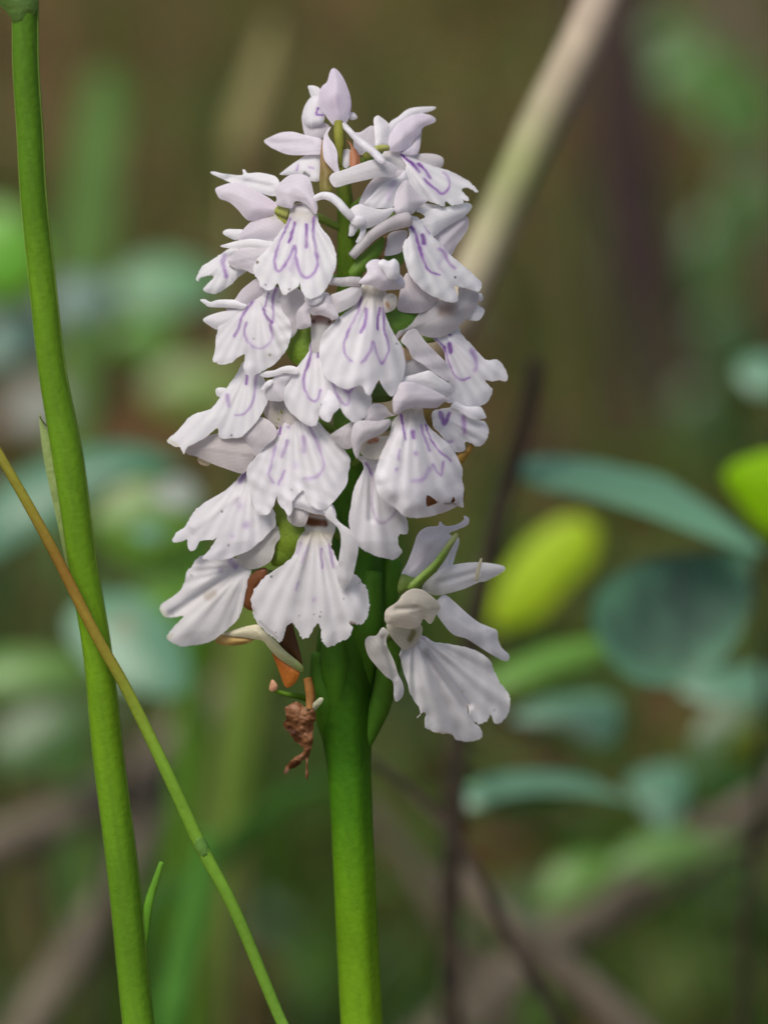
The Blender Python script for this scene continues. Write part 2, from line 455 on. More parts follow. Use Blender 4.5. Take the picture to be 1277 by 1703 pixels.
ptube(bud, 'spur', 'A', '965,680 1040,760 1130,850 1277,965 1350,1040 1400,1095', [16, 24, 34, 44, 52, 56], [5, 5, 6, 6.5, 7, 3], W, WW)

# --- flower behind the bud
f = flower((525, 225), -10)
sheet(f, 'sepal', pts('A', '590,270 650,265 715,300 730,400 690,440 650,420 620,380 600,320'), lay=-4, **SEP)
sheet(f, 'hood', pts('A', '525,580 530,680 545,760 580,810 700,840 800,770 810,690 740,650 600,600'), lay=-12, bul=10, color=MV)
sheet(f, 'lip', pts('A', '640,380 720,390 745,500 765,600 745,665 690,695 625,712 570,680 540,630 525,590 545,500 590,420'), lay=0, bul=11, spacing=2.3, ridges=1, marks=[mk('A', '700,505 680,545 685,580 745,575', 26, 1)])
sheet(f, 'sepal', pts('A', '120,855 190,810 300,765 420,755 520,780 600,800 720,830 745,900 730,990 600,995 530,1005 380,1000 270,960 180,910'), lay=2, color=(0.74, 0.67, 0.77), crease=(pts('A', '200,870')[0], pts('A', '620,880')[0], 5, 6), **SEP)
sheet(f, 'petal', pts('A', '1035,550 1080,555 1112,600 1095,625 1040,630 1010,590'), lay=-6, **SEP)
sheet(f, 'lip', pts('A', '720,985 740,1100 720,1270 620,1280 560,1240 480,1230 400,1220 290,1210 330,1170 420,1100 540,1020 620,990'), lay=-14, bul=6, spacing=2.3, color=W, marks=[mk('A', '480,1110 465,1170', 30, .5), mk('A', '600,1135 650,1145', 30, .5), mk('A', '550,1190 600,1225', 45, .9, (0.03, 0.03, 0.03))])
sheet(orchid, 'bract', pts('A', '740,820 748,1000 765,1060 820,1130 870,1190 850,1240 830,1310 850,1400 720,1400 716,1100 722,960'), lay=14, bul=8, color=(0.27, 0.15, 0.07), mat=BRACT, col2=(OLIVE, pts('A', '740,900')[0], pts('A', '800,1400')[0]))
sheet(orchid, 'bract', pts('A', '990,840 1040,870 1080,930 1110,960 1145,1050 1120,1150 1040,1150 1030,1000 1045,930 1020,870'), lay=6, bul=4, color=(0.42, 0.18, 0.09), mat=BRACT)
sheet(f, 'petal', pts('A', '955,960 1035,950 1040,1080 1000,1140 955,1110'), lay=-2, bul=4)

# --- flower, top right
f = flower((655, 250), -6)
sheet(f, 'petal', pts('B', '-70,400 0,375 135,310 165,525 90,585 0,620 -70,600'), lay=-12, color=MV, bul=6)
sheet(f, 'petal', pts('B', '135,250 150,215 185,200 225,225 290,280 310,340 290,440 280,520 200,530 160,535 150,420 140,320'), lay=-2, color=W, bul=9)
sheet(f, 'sepal', pts('B', '300,285 400,210 470,150 540,120 640,108 785,106 782,135 720,162 640,178 560,200 450,270 380,340 330,450 285,520 275,440'), lay=-2, bul=7, color=W)
sheet(f, 'hood', pts('B', '290,515 305,430 370,310 450,250 540,200 640,178 720,190 775,215 795,245 780,275 720,300 660,330 620,400 560,470 520,520 470,560 400,582 310,574'), lay=8, bul=17, color=(0.70, 0.61, 0.73), wid=.5)
sheet(f, 'petal', pts('B', '450,570 540,500 600,420 645,340 637,450 627,540 602,607 540,620 440,610'), lay=0, bul=7, color=(0.72, 0.64, 0.75))
sheet(f, 'petal', pts('B', '570,620 640,605 740,605 820,620 870,650 880,690 865,740 830,760 770,760 680,710'), lay=-6, bul=6, color=GY)
sheet(f, 'lip', pts('B', '400,582 480,595 570,620 640,670 720,710 790,748 860,762 960,800 1080,860 1160,910 1220,970 1245,1005 1230,1014 1160,970 1110,962 1070,985 1100,1030 1145,1080 1140,1108 1105,1105 1058,1052 1085,1100 1085,1130 1000,1150 965,1158 900,1110 890,1165 830,1150 720,1110 620,1060 560,1000 510,900 475,850 470,790 480,720 430,650'),
      lay=6, gx=-0.05, color=WW, marks=[mk('B', '430,620 520,690 570,740 620,805', 30, .95), mk('B', '612,715 680,780 735,862', 44, 1), mk('B', '670,870 710,920 800,990 850,1028 905,1010 942,940 930,860 870,805', 30, .75), mk('B', '600,720 620,800', 50, .25)], **LIP)
sheet(f, 'column', pts('B', '240,590 300,565 400,575 470,640 490,740 440,800 330,830 230,800 200,700'), lay=2, bul=6, color=(0.70, 0.65, 0.66))
sheet(f, 'spur', pts('C', '1018,130 1050,85 1130,60 1277,5 1400,-30 1500,-10 1570,40 1550,110 1450,115 1277,150 1180,172 1090,200 1050,190'), lay=34, bul=7, color=(0.70, 0.66, 0.69), wid=.45, ruffle=1)
ptube(f, 'flower_stalk', 'B', '40,640 120,590 200,550 290,545', [8, 14, 16, 14], [6, 6, 6, 5], (0.35, 0.36, 0.08), (0.45, 0.42, 0.16), STALK)

# --- lip peeping out below it
f = flower((640, 315), -22)
sheet(f, 'sepal', pts('B', '60,960 150,860 300,800 470,780 480,840 330,900 200,960 110,1080 20,1160 -20,1130'), lay=0, bul=6, color=MV)
sheet(f, 'lip', pts('B', '470,790 495,880 430,940 390,1010 370,1110 330,1180 170,1185 90,1170 30,1140 130,1030 210,940 320,880 400,850'), lay=6, bul=5, spacing=2.4, color=W, ridges=1, marks=[mk('B', '350,920 310,1000 290,1090', 90, .22)])

# --- second flower on the right
f = flower((675, 355), 0)
sheet(f, 'hood', pts('B', '355,1120 375,1010 420,930 490,885 540,950 620,1050 705,1105 650,1150 590,1195 560,1240 480,1262 400,1262 358,1220'), lay=12, bul=15, color=MV)
sheet(f, 'petal', pts('E', '700,130 800,125 900,110 1000,95 1070,75 1115,95 1105,130 1060,180 980,225 900,275 815,335 770,290 715,215 762,182'), lay=-4, bul=9, color=WW)
sheet(f, 'petal', pts('E', '790,320 900,255 1000,200 1070,180 1092,210 1085,270 1050,330 1000,400 955,475 890,440'), lay=-14, bul=9, color=(0.68, 0.60, 0.68))
sheet(f, 'petal', pts('E', '690,100 740,80 830,90 880,110 740,140 700,150'), lay=-16, bul=5, color=W)
sheet(f, 'lip', pts('E', '625,180 700,185 760,258 820,330 890,400 960,478 1060,560 1160,650 1190,692 1180,738 1150,748 1080,725 1010,710 985,715 1010,790 1005,825 960,832 870,806 770,756 690,682 640,612 610,530 594,440 602,370 640,330 640,260'),
      lay=16, gx=-0.1, color=WW, marks=[mk('E', '640,240 690,310 715,410 740,490 790,590 875,627', 24, .8), mk('E', '742,325 752,385', 40, 1), mk('E', '755,255 795,308', 14, .8), mk('E', '870,425 910,465 940,530 985,572', 34, .55), mk('E', '720,420 735,470', 40, .6), mk('E', '990,638', 22, .9, (0.03, 0.03, 0.02)), mk('E', '900,600 860,560 900,480', 60, .12)], **LIP)
ptube(f, 'spur', 'E', '630,200 540,225 450,262 370,315 300,380 205,485', [10, 12, 14, 14, 12, 8], [13, 12, 10, 9, 8.5, 7], (0.66, 0.60, 0.62), (0.60, 0.56, 0.57))
sheet(f, 'petal', pts('E', '480,320 540,290 625,290 612,370 592,385 575,455 450,478 465,400'), lay=-10, bul=6, color=(0.68, 0.62, 0.67))

# --- folded petals in front of the stem
f = flower((600, 360), 0)
sheet(f, 'petal', pts('E', '180,150 215,105 270,85 330,105 430,125 520,113 526,135 470,195 380,250 300,275 240,265 200,240'), lay=20, bul=9, color=W)
sheet(f, 'petal', pts('E', '195,190 260,175 305,200 300,240 250,255 210,240'), lay=30, bul=6, color=WW)
sheet(f, 'petal', pts('E', '195,235 185,290 182,328 215,328 235,300 262,250'), lay=16, bul=4, color=W)
sheet(f, 'petal', pts('E', '275,262 262,320 236,370 255,382 290,340 315,278'), lay=18, bul=4, color=W)
ptube(f, 'spur', 'E', '-75,45 -20,22 40,30 100,72 150,130 205,190', [30, 34, 36, 36, 34, 28], [5, 6, 7, 7, 7, 6], W, WW)

# --- large flower on the left
f = flower((470, 345), 0, color=(0.3, 0.34, 0.08))
sheet(f, 'sepal', pts('C', '48,82 80,72 160,90 305,102 310,58 330,58 355,85 440,80 530,95 590,120 620,190 580,270 480,255 380,215 320,185 220,160 120,122'), lay=-2, bul=8, color=WW, crease=(pts('C', '200,120')[0], pts('C', '540,190')[0], 5, 5))
sheet(f, 'petal', pts('C', '88,215 130,190 240,158 320,178 400,220 500,270 580,330 600,375 575,425 500,452 380,476 330,452 270,382 200,322 130,297 103,260'), lay=6, bul=13, color=(0.76, 0.68, 0.77), col2=((0.66, 0.56, 0.66), pts('C', '300,250')[0], pts('C', '540,380')[0]))
sheet(f, 'hood', pts('C', '570,230 600,180 680,110 760,93 830,108 870,160 890,240 912,300 924,370 905,420 850,360 800,325 745,315 725,345 712,374 640,362 572,335 590,300'), lay=22, bul=22, color=(0.73, 0.655, 0.745), wid=.45)
sheet(f, 'column', pts('C', '700,360 760,330 830,335 900,380 922,420 915,480 890,470 800,490 720,490 700,440'), lay=18, bul=9, color=(0.72, 0.68, 0.68), marks=[mk('C', '745,345 790,345', 40, .5, (0.25, 0.16, 0.12))])
ptube(f, 'flower_stalk', 'C', '590,392 640,402 700,425', [0, 0, 0], [7, 9, 9], (0.38, 0.40, 0.10), (0.42, 0.42, 0.14), STALK)
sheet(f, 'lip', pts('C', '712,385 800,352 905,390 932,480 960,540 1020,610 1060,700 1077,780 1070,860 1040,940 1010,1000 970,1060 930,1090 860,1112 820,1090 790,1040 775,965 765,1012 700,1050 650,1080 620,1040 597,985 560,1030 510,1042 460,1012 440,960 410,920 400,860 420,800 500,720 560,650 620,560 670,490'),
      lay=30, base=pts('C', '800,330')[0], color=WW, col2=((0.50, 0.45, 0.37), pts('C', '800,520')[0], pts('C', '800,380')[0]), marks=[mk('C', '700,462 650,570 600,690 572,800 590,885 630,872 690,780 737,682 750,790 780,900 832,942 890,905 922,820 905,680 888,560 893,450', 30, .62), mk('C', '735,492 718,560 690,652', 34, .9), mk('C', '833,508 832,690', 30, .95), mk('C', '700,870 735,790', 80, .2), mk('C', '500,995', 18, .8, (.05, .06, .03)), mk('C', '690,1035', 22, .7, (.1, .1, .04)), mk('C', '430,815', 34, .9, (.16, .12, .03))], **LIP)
sheet(f, 'lip_fold', pts('C', '820,1100 930,1085 985,1055 955,1130 890,1167 840,1152'), lay=24, bul=5, color=W)
sheet(f, 'petal', pts('C', '275,610 330,530 400,470 480,450 540,440 580,395 615,440 660,490 640,560 590,625 520,645 400,655 300,640'), lay=0, bul=11, color=(0.72, 0.64, 0.73))
sheet(f, 'sepal', pts('C', '148,575 180,545 240,543 320,550 320,600 260,632 200,612'), lay=-10, bul=6, color=WW)
sheet(f, 'sepal', pts('C', '128,680 190,660 280,635 400,622 520,640 600,650 560,720 480,720 300,705 180,697'), lay=10, bul=5, color=WW)

# --- small flower at its left
f = flower((420, 430), -6)
sheet(f, 'hood', pts('C', '190,810 230,750 300,700 480,690 560,700 560,800 430,860 405,910 330,878 240,862'), lay=8, bul=10, color=(0.70, 0.64, 0.70))
sheet(f, 'lip', pts('D', '470,262 500,320 420,400 385,440 440,488 556,488 572,515 500,570 400,660 270,750 170,747 112,712 150,660 215,597 207,560 120,567 70,592 52,618 40,592 70,520 110,460 200,400 300,330 400,268'),
      lay=-2, gx=0.05, color=WW, marks=[mk('D', '345,350 322,430 355,565', 55, .38), mk('D', '355,520 360,570', 60, .3)], **LIP)

# --- third row, left
f = flower((440, 470), -4)
sheet(f, 'hood', pts('G', '370,205 430,120 500,60 570,15 640,60 620,160 540,230 430,280 310,300 300,250'), lay=-2, bul=8, color=(0.60, 0.53, 0.59))
sheet(f, 'sepal', pts('G', '68,205 110,198 160,222 230,203 370,203 430,230 480,250 440,290 360,275 160,268 110,242'), lay=4, bul=6, color=WW)
sheet(f, 'petal', pts('G', '93,385 130,350 220,318 310,298 430,280 340,420 230,470 150,432'), lay=0, bul=8, color=W)
sheet(f, 'lip', pts('G', '560,140 640,95 740,85 790,160 830,260 860,380 877,490 850,600 800,690 740,760 650,820 560,866 500,876 470,852 450,800 462,730 462,688 400,715 340,760 260,777 222,768 212,755 188,757 180,730 200,640 210,520 240,430 310,360 430,280 520,200'),
      lay=14, color=W, marks=[mk('G', '585,145 510,250 440,350 410,450 370,525', 28, .6), mk('G', '750,85 715,180 712,370 690,430 710,520 690,575 620,632 540,622 480,560 458,490 478,410', 30, .5), mk('G', '630,285 650,350 705,405', 34, .7), mk('G', '675,140 640,260', 16, .6), mk('G', '685,692', 34, .75, (.16, .18, .03)), mk('G', '540,545', 14, .9, (.03, .03, .03)), mk('G', '520,225', 30, .6)], **LIP)
sheet(f, 'sepal', pts('D', '900,690 960,740 1080,680 1220,810 1160,950 1115,1030 1105,1160 1040,1225 1030,1100 960,950'), lay=2, bul=6, color=(0.60, 0.54, 0.58))

# --- small central flower with an open throat
f = flower((530, 535), 0)
sheet(f, 'hood', pts('H', '175,545 180,470 230,410 270,370 400,370 430,300 465,310 485,390 530,460 548,520 490,545 470,525 390,500 320,500 295,480 305,560 290,605 190,622'), lay=14, bul=15, color=(0.68, 0.61, 0.67), wid=.4)
sheet(f, 'column', pts('H', '300,540 330,505 400,495 470,515 500,555 480,600 430,660 400,730 380,820 315,820 305,700 300,600'), lay=2, bul=5, color=(0.60, 0.56, 0.53), marks=[mk('H', '335,545 400,535 460,550', 120, .9, (0.36, 0.17, 0.12)), mk('H', '325,560', 40, .9, (.05, .02, .02)), mk('H', '468,555', 40, .9, (.05, .02, .02))], spacing=2.4)
sheet(f, 'lip', pts('K', '410,40 500,40 520,180 600,310 720,390 870,420 945,530 937,640 900,700 830,750 760,747 700,682 665,630 610,682 572,754 510,732 484,692 460,770 410,792 340,762 260,692 220,662 170,572 158,480 190,410 260,300 340,200 390,120'),
      lay=6, color=W, base=pts('K', '470,-80')[0], marks=[mk('K', '425,50 400,200 352,330 348,440 390,540 460,562 492,470', 32, .6), mk('K', '475,90 475,182', 24, .85), mk('K', '600,400 650,530 715,605 748,560 745,490', 26, .55), mk('K', '690,450 740,492 790,435', 32, .9), mk('K', '540,580', 26, .8, (.08, .1, .08)), mk('K', '500,600', 14, .7, (.08, .1, .08)), mk('K', '545,355', 22, .8, (.05, .04, .04))], **LIP)
sheet(f, 'lip_fold', pts('K', '540,365 600,420 645,530 662,625 610,680 572,754 512,730 486,690 492,560 510,450'), lay=8, bul=4, gy=0.26, color=WW, spacing=2.8, fold=0)

# --- central flower
f = flower((625, 510), 6)
sheet(f, 'hood', pts('H', '728,205 800,120 788,60 830,15 880,3 930,20 1000,100 1080,130 1115,160 1137,220 1112,266 1000,276 920,282 860,242 770,230'), lay=26, bul=20, color=(0.77, 0.70, 0.79), wid=.45)
sheet(f, 'petal', pts('H', '900,40 940,3 990,20 1040,-2 1080,38 1088,130 1062,177 990,177 950,110'), lay=42, bul=11, color=WW)
sheet(f, 'column', pts('H', '755,225 850,235 950,280 975,330 930,420 870,440 790,420 755,330'), lay=4, bul=6, color=(0.60, 0.57, 0.52))
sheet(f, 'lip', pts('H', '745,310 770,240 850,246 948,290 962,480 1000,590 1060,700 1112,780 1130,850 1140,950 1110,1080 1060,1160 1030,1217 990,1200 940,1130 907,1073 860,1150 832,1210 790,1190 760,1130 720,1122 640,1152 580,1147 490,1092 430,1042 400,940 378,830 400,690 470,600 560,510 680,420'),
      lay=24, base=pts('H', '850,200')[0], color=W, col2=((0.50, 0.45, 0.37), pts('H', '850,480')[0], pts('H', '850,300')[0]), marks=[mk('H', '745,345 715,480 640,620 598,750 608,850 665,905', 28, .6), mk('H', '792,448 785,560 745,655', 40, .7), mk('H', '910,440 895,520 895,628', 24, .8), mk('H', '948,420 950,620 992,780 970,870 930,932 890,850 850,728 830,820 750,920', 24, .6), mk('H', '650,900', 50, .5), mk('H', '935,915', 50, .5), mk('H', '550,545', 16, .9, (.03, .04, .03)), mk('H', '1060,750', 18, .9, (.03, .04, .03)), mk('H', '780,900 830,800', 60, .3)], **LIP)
sheet(f, 'petal', pts('H', '470,330 560,290 720,235 755,300 700,400 560,475 530,470 490,400'), lay=12, bul=7, color=(0.66, 0.61, 0.65))
ptube(f, 'spur', 'H', '740,205 660,200 580,205 470,195', [14, 12, 10, 8], [8, 8, 7.5, 6], (0.64, 0.6, 0.62), (0.6, 0.57, 0.58))
sheet(f, 'petal', pts('H', '945,350 1000,305 1062,335 1052,435 970,478 950,440'), lay=8, bul=4, color=(0.80, 0.72, 0.62), marks=[mk('H', '975,400 990,425', 55, .85, (0.55, 0.26, 0.03))])

# --- right-hand flower of the third row
f = flower((735, 560), -6)
sheet(f, 'hood', pts('E', '560,800 600,640 640,610 700,690 770,756 870,810 780,890 690,915 560,895'), lay=-4, bul=9, color=(0.62, 0.53, 0.58))
sheet(f, 'petal', pts('E', '530,1130 560,1050 650,1000 690,950 760,870 880,815 960,820 1010,790 1020,710 1100,735 1165,750 1155,850 1100,930 1020,1010 930,1078 850,1100 760,1090 690,1050 600,1070'), lay=-10, bul=13, color=(0.58, 0.52, 0.53), marks=[mk('E', '890,890 950,885', 130, .42, (0.38, 0.22, 0.12))])
sheet(f, 'petal', pts('E', '1150,768 1185,763 1202,800 1185,827 1145,800'), lay=-20, bul=4, color=W)
sheet(f, 'sepal', pts('E', '1060,945 1130,855 1190,868 1212,900 1180,960 1130,972'), lay=-22, bul=5, color=W)
sheet(f, 'petal', pts('I', '160,210 220,125 290,95 325,130 400,230 500,330 600,430 642,500 647,560 622,607 540,562 440,492 360,432 270,372 225,280'), lay=4, bul=8, color=(0.70, 0.65, 0.70), curl=-6)
sheet(f, 'lip', pts('I', '465,185 560,175 640,130 690,63 722,90 742,150 830,240 900,320 980,398 1080,393 1142,450 1182,540 1182,590 1160,602 1100,592 1030,602 968,590 1000,640 1042,690 1000,790 920,840 800,852 700,822 630,800 600,740 620,600 620,510 590,400 560,290'),
      lay=-10, gx=-.1, base=pts('I', '520,80')[0], color=W, marks=[mk('I', '480,185 540,240 590,320 620,440 680,550 750,592 815,565', 24, .75), mk('I', '625,240 637,322', 66, 1), mk('I', '840,310 880,420 870,495', 70, .45), mk('I', '600,135 632,158', 16, .7), mk('I', '580,275', 50, .6)], **LIP)
sheet(f, 'spur', pts('I', '160,275 195,290 255,370 247,398 190,398 150,350'), lay=-6, bul=4, color=(0.50, 0.26, 0.05))
sheet(f, 'sepal', pts('I', '200,400 270,380 380,450 460,510 380,530 280,550 190,570 180,480'), lay=-8, bul=4, color=GY)

# --- fourth row, left
f = flower((430, 620), -4)
sheet(f, 'lip', pts('J', '745,130 790,60 900,60 950,150 990,250 1010,330 1022,430 980,530 930,610 860,700 800,760 750,796 660,802 590,812 545,782 538,722 520,710 460,760 380,820 240,890 215,952 200,952 168,892 120,887 50,842 53,815 150,730 240,620 340,560 470,520 560,400 640,290 700,210'),
      lay=0, gx=.05, color=WW, base=pts('J', '860,60')[0], marks=[mk('J', '910,180 885,400 850,500 790,572 700,578', 30, .45), mk('J', '815,190 805,278', 34, .7), mk('J', '625,390 640,495', 60, .38), mk('J', '668,778', 26, .85, (.05, .05, .06)), mk('J', '500,760 530,720', 36, .5, (.7, .5, .25)), mk('J', '60,825 150,870', 30, .3, (.7, .66, .3))], **LIP)
sheet(f, 'petal', pts('J', '513,340 540,316 600,318 640,340 590,405 530,398'), lay=-16, bul=5, color=W)
sheet(f, 'sepal', pts('J', '930,190 1000,158 1080,148 1150,118 1230,103 1300,125 1300,185 1180,175 1090,205 1000,218'), lay=10, bul=5, color=W)
sheet(f, 'petal', pts('J', '970,330 1000,270 1060,235 1110,195 1260,175 1190,280 1180,435 1050,442 1000,425'), lay=4, bul=7, color=(0.70, 0.65, 0.70))
sheet(f, 'petal', pts('J', '955,335 1000,262 1060,238 1045,290 1000,320'), lay=13, bul=3, color=WW)

# --- pale hoods below it
f = flower((445, 730), -24)
sheet(f, 'hood', pts('J', '225,900 380,810 530,760 660,790 760,780 850,860 900,960 850,1040 810,1120 760,1147 620,1102 480,1052 330,982 250,962'), lay=-16, bul=13, color=(0.58, 0.50, 0.49))
sheet(f, 'petal', pts('J', '760,780 860,690 950,600 1080,680 1100,780 1010,870 900,975 840,880'), lay=-12, bul=7, color=(0.60, 0.54, 0.57))
sheet(f, 'petal', pts('J', '980,560 1040,430 1170,420 1200,560 1180,700 1080,680'), lay=-22, bul=4, color=(0.5, 0.42, 0.40))
sheet(f, 'column', pts('J', '340,1000 380,985 430,1020 462,1050 440,1072 380,1062 350,1040'), lay=-22, bul=4, color=(0.70, 0.46, 0.16))

# --- lower right pair
f = flower((745, 690), -14)
sheet(f, 'lip', pts('I', '455,905 520,870 640,850 680,800 740,830 820,850 922,850 967,920 972,960 905,972 960,990 1002,1060 992,1140 950,1210 890,1237 830,1202 772,1192 775,1262 700,1290 620,1230 540,1120 480,1060 455,990'),
      lay=-14, color=W, base=pts('I', '470,900')[0], marks=[mk('I', '540,910 575,1015 620,915', 50, .6), mk('I', '760,950 770,1100', 66, .5), mk('I', '595,1195 645,1180', 50, .35)], **LIP)
sheet(f, 'lip_fold', pts('I', '640,850 680,798 740,830 820,850 922,850 967,920 972,960 900,970 830,960 740,900'), lay=-2, bul=5, color=WW)
sheet(orchid, 'bract', pts('L', '1050,640 1130,590 1180,530 1210,560 1170,640 1100,725 1070,700'), lay=-26, bul=3, color=(0.40, 0.24, 0.05), mat=BRACT)
sheet(orchid, 'bract', pts('L', '730,235 830,240 835,330 810,400 770,380'), lay=-24, bul=3, color=(0.22, 0.15, 0.03), mat=BRACT)

# --- front flower with the torn lip
f = flower((690, 690), 4)
sheet(f, 'petal', pts('I', '175,570 280,538 380,508 440,503 520,560 612,620 657,680 642,732 580,750 480,720 350,670 260,640 180,640'), lay=16, bul=10, color=W)
sheet(f, 'hood', pts('I', '73,800 100,705 160,615 260,610 360,645 470,688 572,745 622,780 632,817 580,802 540,832 490,862 370,862 280,857 180,882 130,922 88,912'), lay=26, bul=18, color=(0.72, 0.645, 0.715), wid=.45)
sheet(f, 'column', pts('L', '520,270 560,215 640,200 730,210 750,290 770,370 700,430 600,410 545,330'), lay=-2, bul=5, color=(0.58, 0.53, 0.52))
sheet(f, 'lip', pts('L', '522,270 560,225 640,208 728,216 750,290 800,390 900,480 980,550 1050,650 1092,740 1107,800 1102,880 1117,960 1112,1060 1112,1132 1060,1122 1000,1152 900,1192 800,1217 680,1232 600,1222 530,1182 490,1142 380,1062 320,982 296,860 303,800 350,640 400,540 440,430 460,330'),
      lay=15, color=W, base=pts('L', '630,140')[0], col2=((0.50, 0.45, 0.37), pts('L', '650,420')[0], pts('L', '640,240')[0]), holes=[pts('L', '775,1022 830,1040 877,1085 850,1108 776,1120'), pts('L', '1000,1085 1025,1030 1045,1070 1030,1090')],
      marks=[mk('L', '535,275 560,390 578,508', 24, .9), mk('L', '645,440 652,485', 56, .55), mk('L', '722,375 745,470 802,605', 32, .5), mk('L', '765,365 800,480 880,600 1000,700', 18, .7), mk('L', '522,600 515,690', 34, .4), mk('L', '495,780', 50, .45), mk('L', '670,630', 66, .4), mk('L', '835,740 905,835 930,710', 30, .55), mk('L', '640,890 740,870 800,780', 70, .35), mk('L', '780,1120 850,1110 880,1080', 20, .5, (.3, .25, .2)), mk('L', '940,1095 1040,1100', 20, .6, (.2, .12, .1))], **{**LIP, 'bul': 16, 'ruffle': 3.2})
sheet(orchid, 'bract', pts('L', '640,960 1080,960 1090,1105 860,1145 700,1135'), lay=-10, bul=6, color=(0.26, 0.11, 0.035), mat=BRACT)

# --- half hidden flower beside it
f = flower((618, 745), -8)
sheet(f, 'petal', pts('K', '880,735 940,610 1000,588 1070,618 1110,670 1152,693 1120,702 1080,712 1000,760'), lay=2, bul=8, color=(0.66, 0.60, 0.64))
sheet(f, 'hood', pts('K', '880,738 1000,745 1100,727 1117,770 1060,842 960,892 880,932 852,962 832,1062 810,1072 780,1000 765,900 780,800 810,755'), lay=10, bul=13, color=(0.63, 0.575, 0.61))
sheet(f, 'petal', pts('K', '580,875 690,795 800,745 820,830 790,910 765,985 690,988 640,930'), lay=-6, bul=6, color=(0.58, 0.53, 0.55))
sheet(f, 'column', pts('K', '860,930 960,880 1050,880 1100,880 1080,980 1010,1080 900,1070 840,1010'), lay=-4, bul=5, color=(0.46, 0.40, 0.29), marks=[mk('K', '930,930 990,910', 70, .7, (0.42, 0.14, 0.04))])
sheet(f, 'lip', pts('Q', '330,220 440,210 560,170 640,190 620,330 590,470 600,570 660,690 800,830 930,950 967,1080 957,1182 880,1192 842,1220 850,1330 892,1400 880,1432 820,1492 760,1512 640,1482 560,1462 480,1422 400,1382 320,1310 240,1130 223,1000 248,850 278,660 320,540 390,420 405,330'),
      lay=-12, color=(0.70, 0.67, 0.70), base=pts('Q', '480,150')[0], marks=[mk('Q', '440,305 500,400 522,560 515,800 540,950 620,1055 750,990 820,900', 55, .3, (.33, .2, .40)), mk('Q', '440,305 490,380 510,450', 30, .6)], crease=(pts('Q', '510,400')[0], pts('Q', '500,1000')[0], 7, 6), **LIP)

# --- centre left front flower
f = flower((480, 690), 0)
sheet(f, 'lip', pts('M', '455,150 480,90 580,120 680,180 770,230 890,350 980,440 1062,560 1067,620 1047,720 1042,790 980,890 900,982 840,1037 780,1042 720,1012 680,972 650,910 627,862 570,920 532,970 527,1062 492,1097 460,1042 410,992 390,918 360,1002 310,1082 250,1092 205,1062 180,1012 150,910 118,820 113,690 140,620 220,530 330,410 420,260'),
      lay=-4, color=W, base=pts('M', '540,60')[0], marks=[mk('M', '430,265 415,345', 30, .75), mk('M', '378,450 340,620 318,720 360,795', 36, .38), mk('M', '490,405 440,555', 50, .35), mk('M', '640,370 640,495', 66, .3), mk('M', '700,280 760,420 825,615 770,730 640,760', 44, .36), mk('M', '462,685 408,805', 36, .5), mk('M', '495,275', 50, .5), mk('M', '560,640', 110, .16), mk('M', '525,855', 18, .6, (.15, .15, .15))], **{**LIP, 'ruffle': 3.0})
sheet(f, 'lip_fold', pts('M', '440,730 520,700 600,740 627,862 570,920 532,970 527,1062 492,1097 460,1042 410,992 395,915'), lay=-7, bul=4, gy=.30, color=WW, spacing=2.8, fold=0)
sheet(f, 'column', pts('M', '440,120 520,60 620,160 660,250 560,280 480,250'), lay=-14, bul=4, color=(0.6, 0.52, 0.45))

# --- lower left flower
f = flower((435, 800), -10)
sheet(f, 'lip', pts('N', '690,180 760,110 860,110 900,300 960,430 1025,530 1037,600 1032,670 960,740 860,840 760,912 660,952 560,987 440,997 330,977 400,890 462,783 420,800 310,807 280,850 250,900 210,907 185,860 180,798 120,817 43,822 70,740 150,680 210,590 270,500 400,410 540,330 640,240'),
      lay=-18, gx=.05, color=W, base=pts('N', '800,60')[0], marks=[mk('N', '745,160 690,238', 60, .55), mk('N', '690,480', 120, .25), mk('N', '750,660', 130, .25), mk('N', '620,770', 90, .22), mk('N', '520,525', 22, .9, (.04, .05, .04)), mk('N', '580,850', 22, .9, (.04, .05, .04)), mk('N', '235,745', 26, .35, (.3, .3, .3))], crease=(pts('N', '640,380')[0], pts('N', '250,680')[0], -6, 7), **LIP)

# --- lowest left flower, folded lip
f = flower((420, 950), -16)
sheet(f, 'lip', pts('S', '690,200 730,240 778,280 770,330 742,440 722,560 682,660 622,730 540,800 460,852 380,877 250,892 190,882 108,832 130,780 200,700 247,647 150,657 90,652 53,600 70,550 160,490 220,440 255,360 270,290 310,250 340,200 400,160 500,160 600,165'),
      lay=-34, gx=.08, color=(0.76, 0.73, 0.74), base=pts('S', '760,240')[0], marks=[mk('S', '620,210 660,260', 50, .35), mk('S', '540,280', 60, .2), mk('S', '440,490 480,470', 110, .5, (.42, .34, .22)), mk('S', '110,830 150,800', 30, .4, (.6, .62, .25)), mk('S', '60,600 100,650', 26, .4, (.6, .62, .25)), mk('S', '305,325', 34, .5, (.4, .36, .36))], crease=(pts('S', '700,260')[0], pts('S', '150,640')[0], 12, 9), **LIP)
sheet(f, 'hood', pts('N', '660,960 800,880 950,760 1025,660 1072,700 1078,780 1032,850 1020,930 980,1010 900,1060 800,1085 720,1050'), lay=-38, bul=9, color=(0.60, 0.56, 0.52))
sheet(orchid, 'bract', pts('S', '760,350 850,270 910,270 900,370 830,430 800,600 720,560 745,440'), lay=-40, bul=5, color=(0.17, 0.06, 0.02), mat=BRACT)

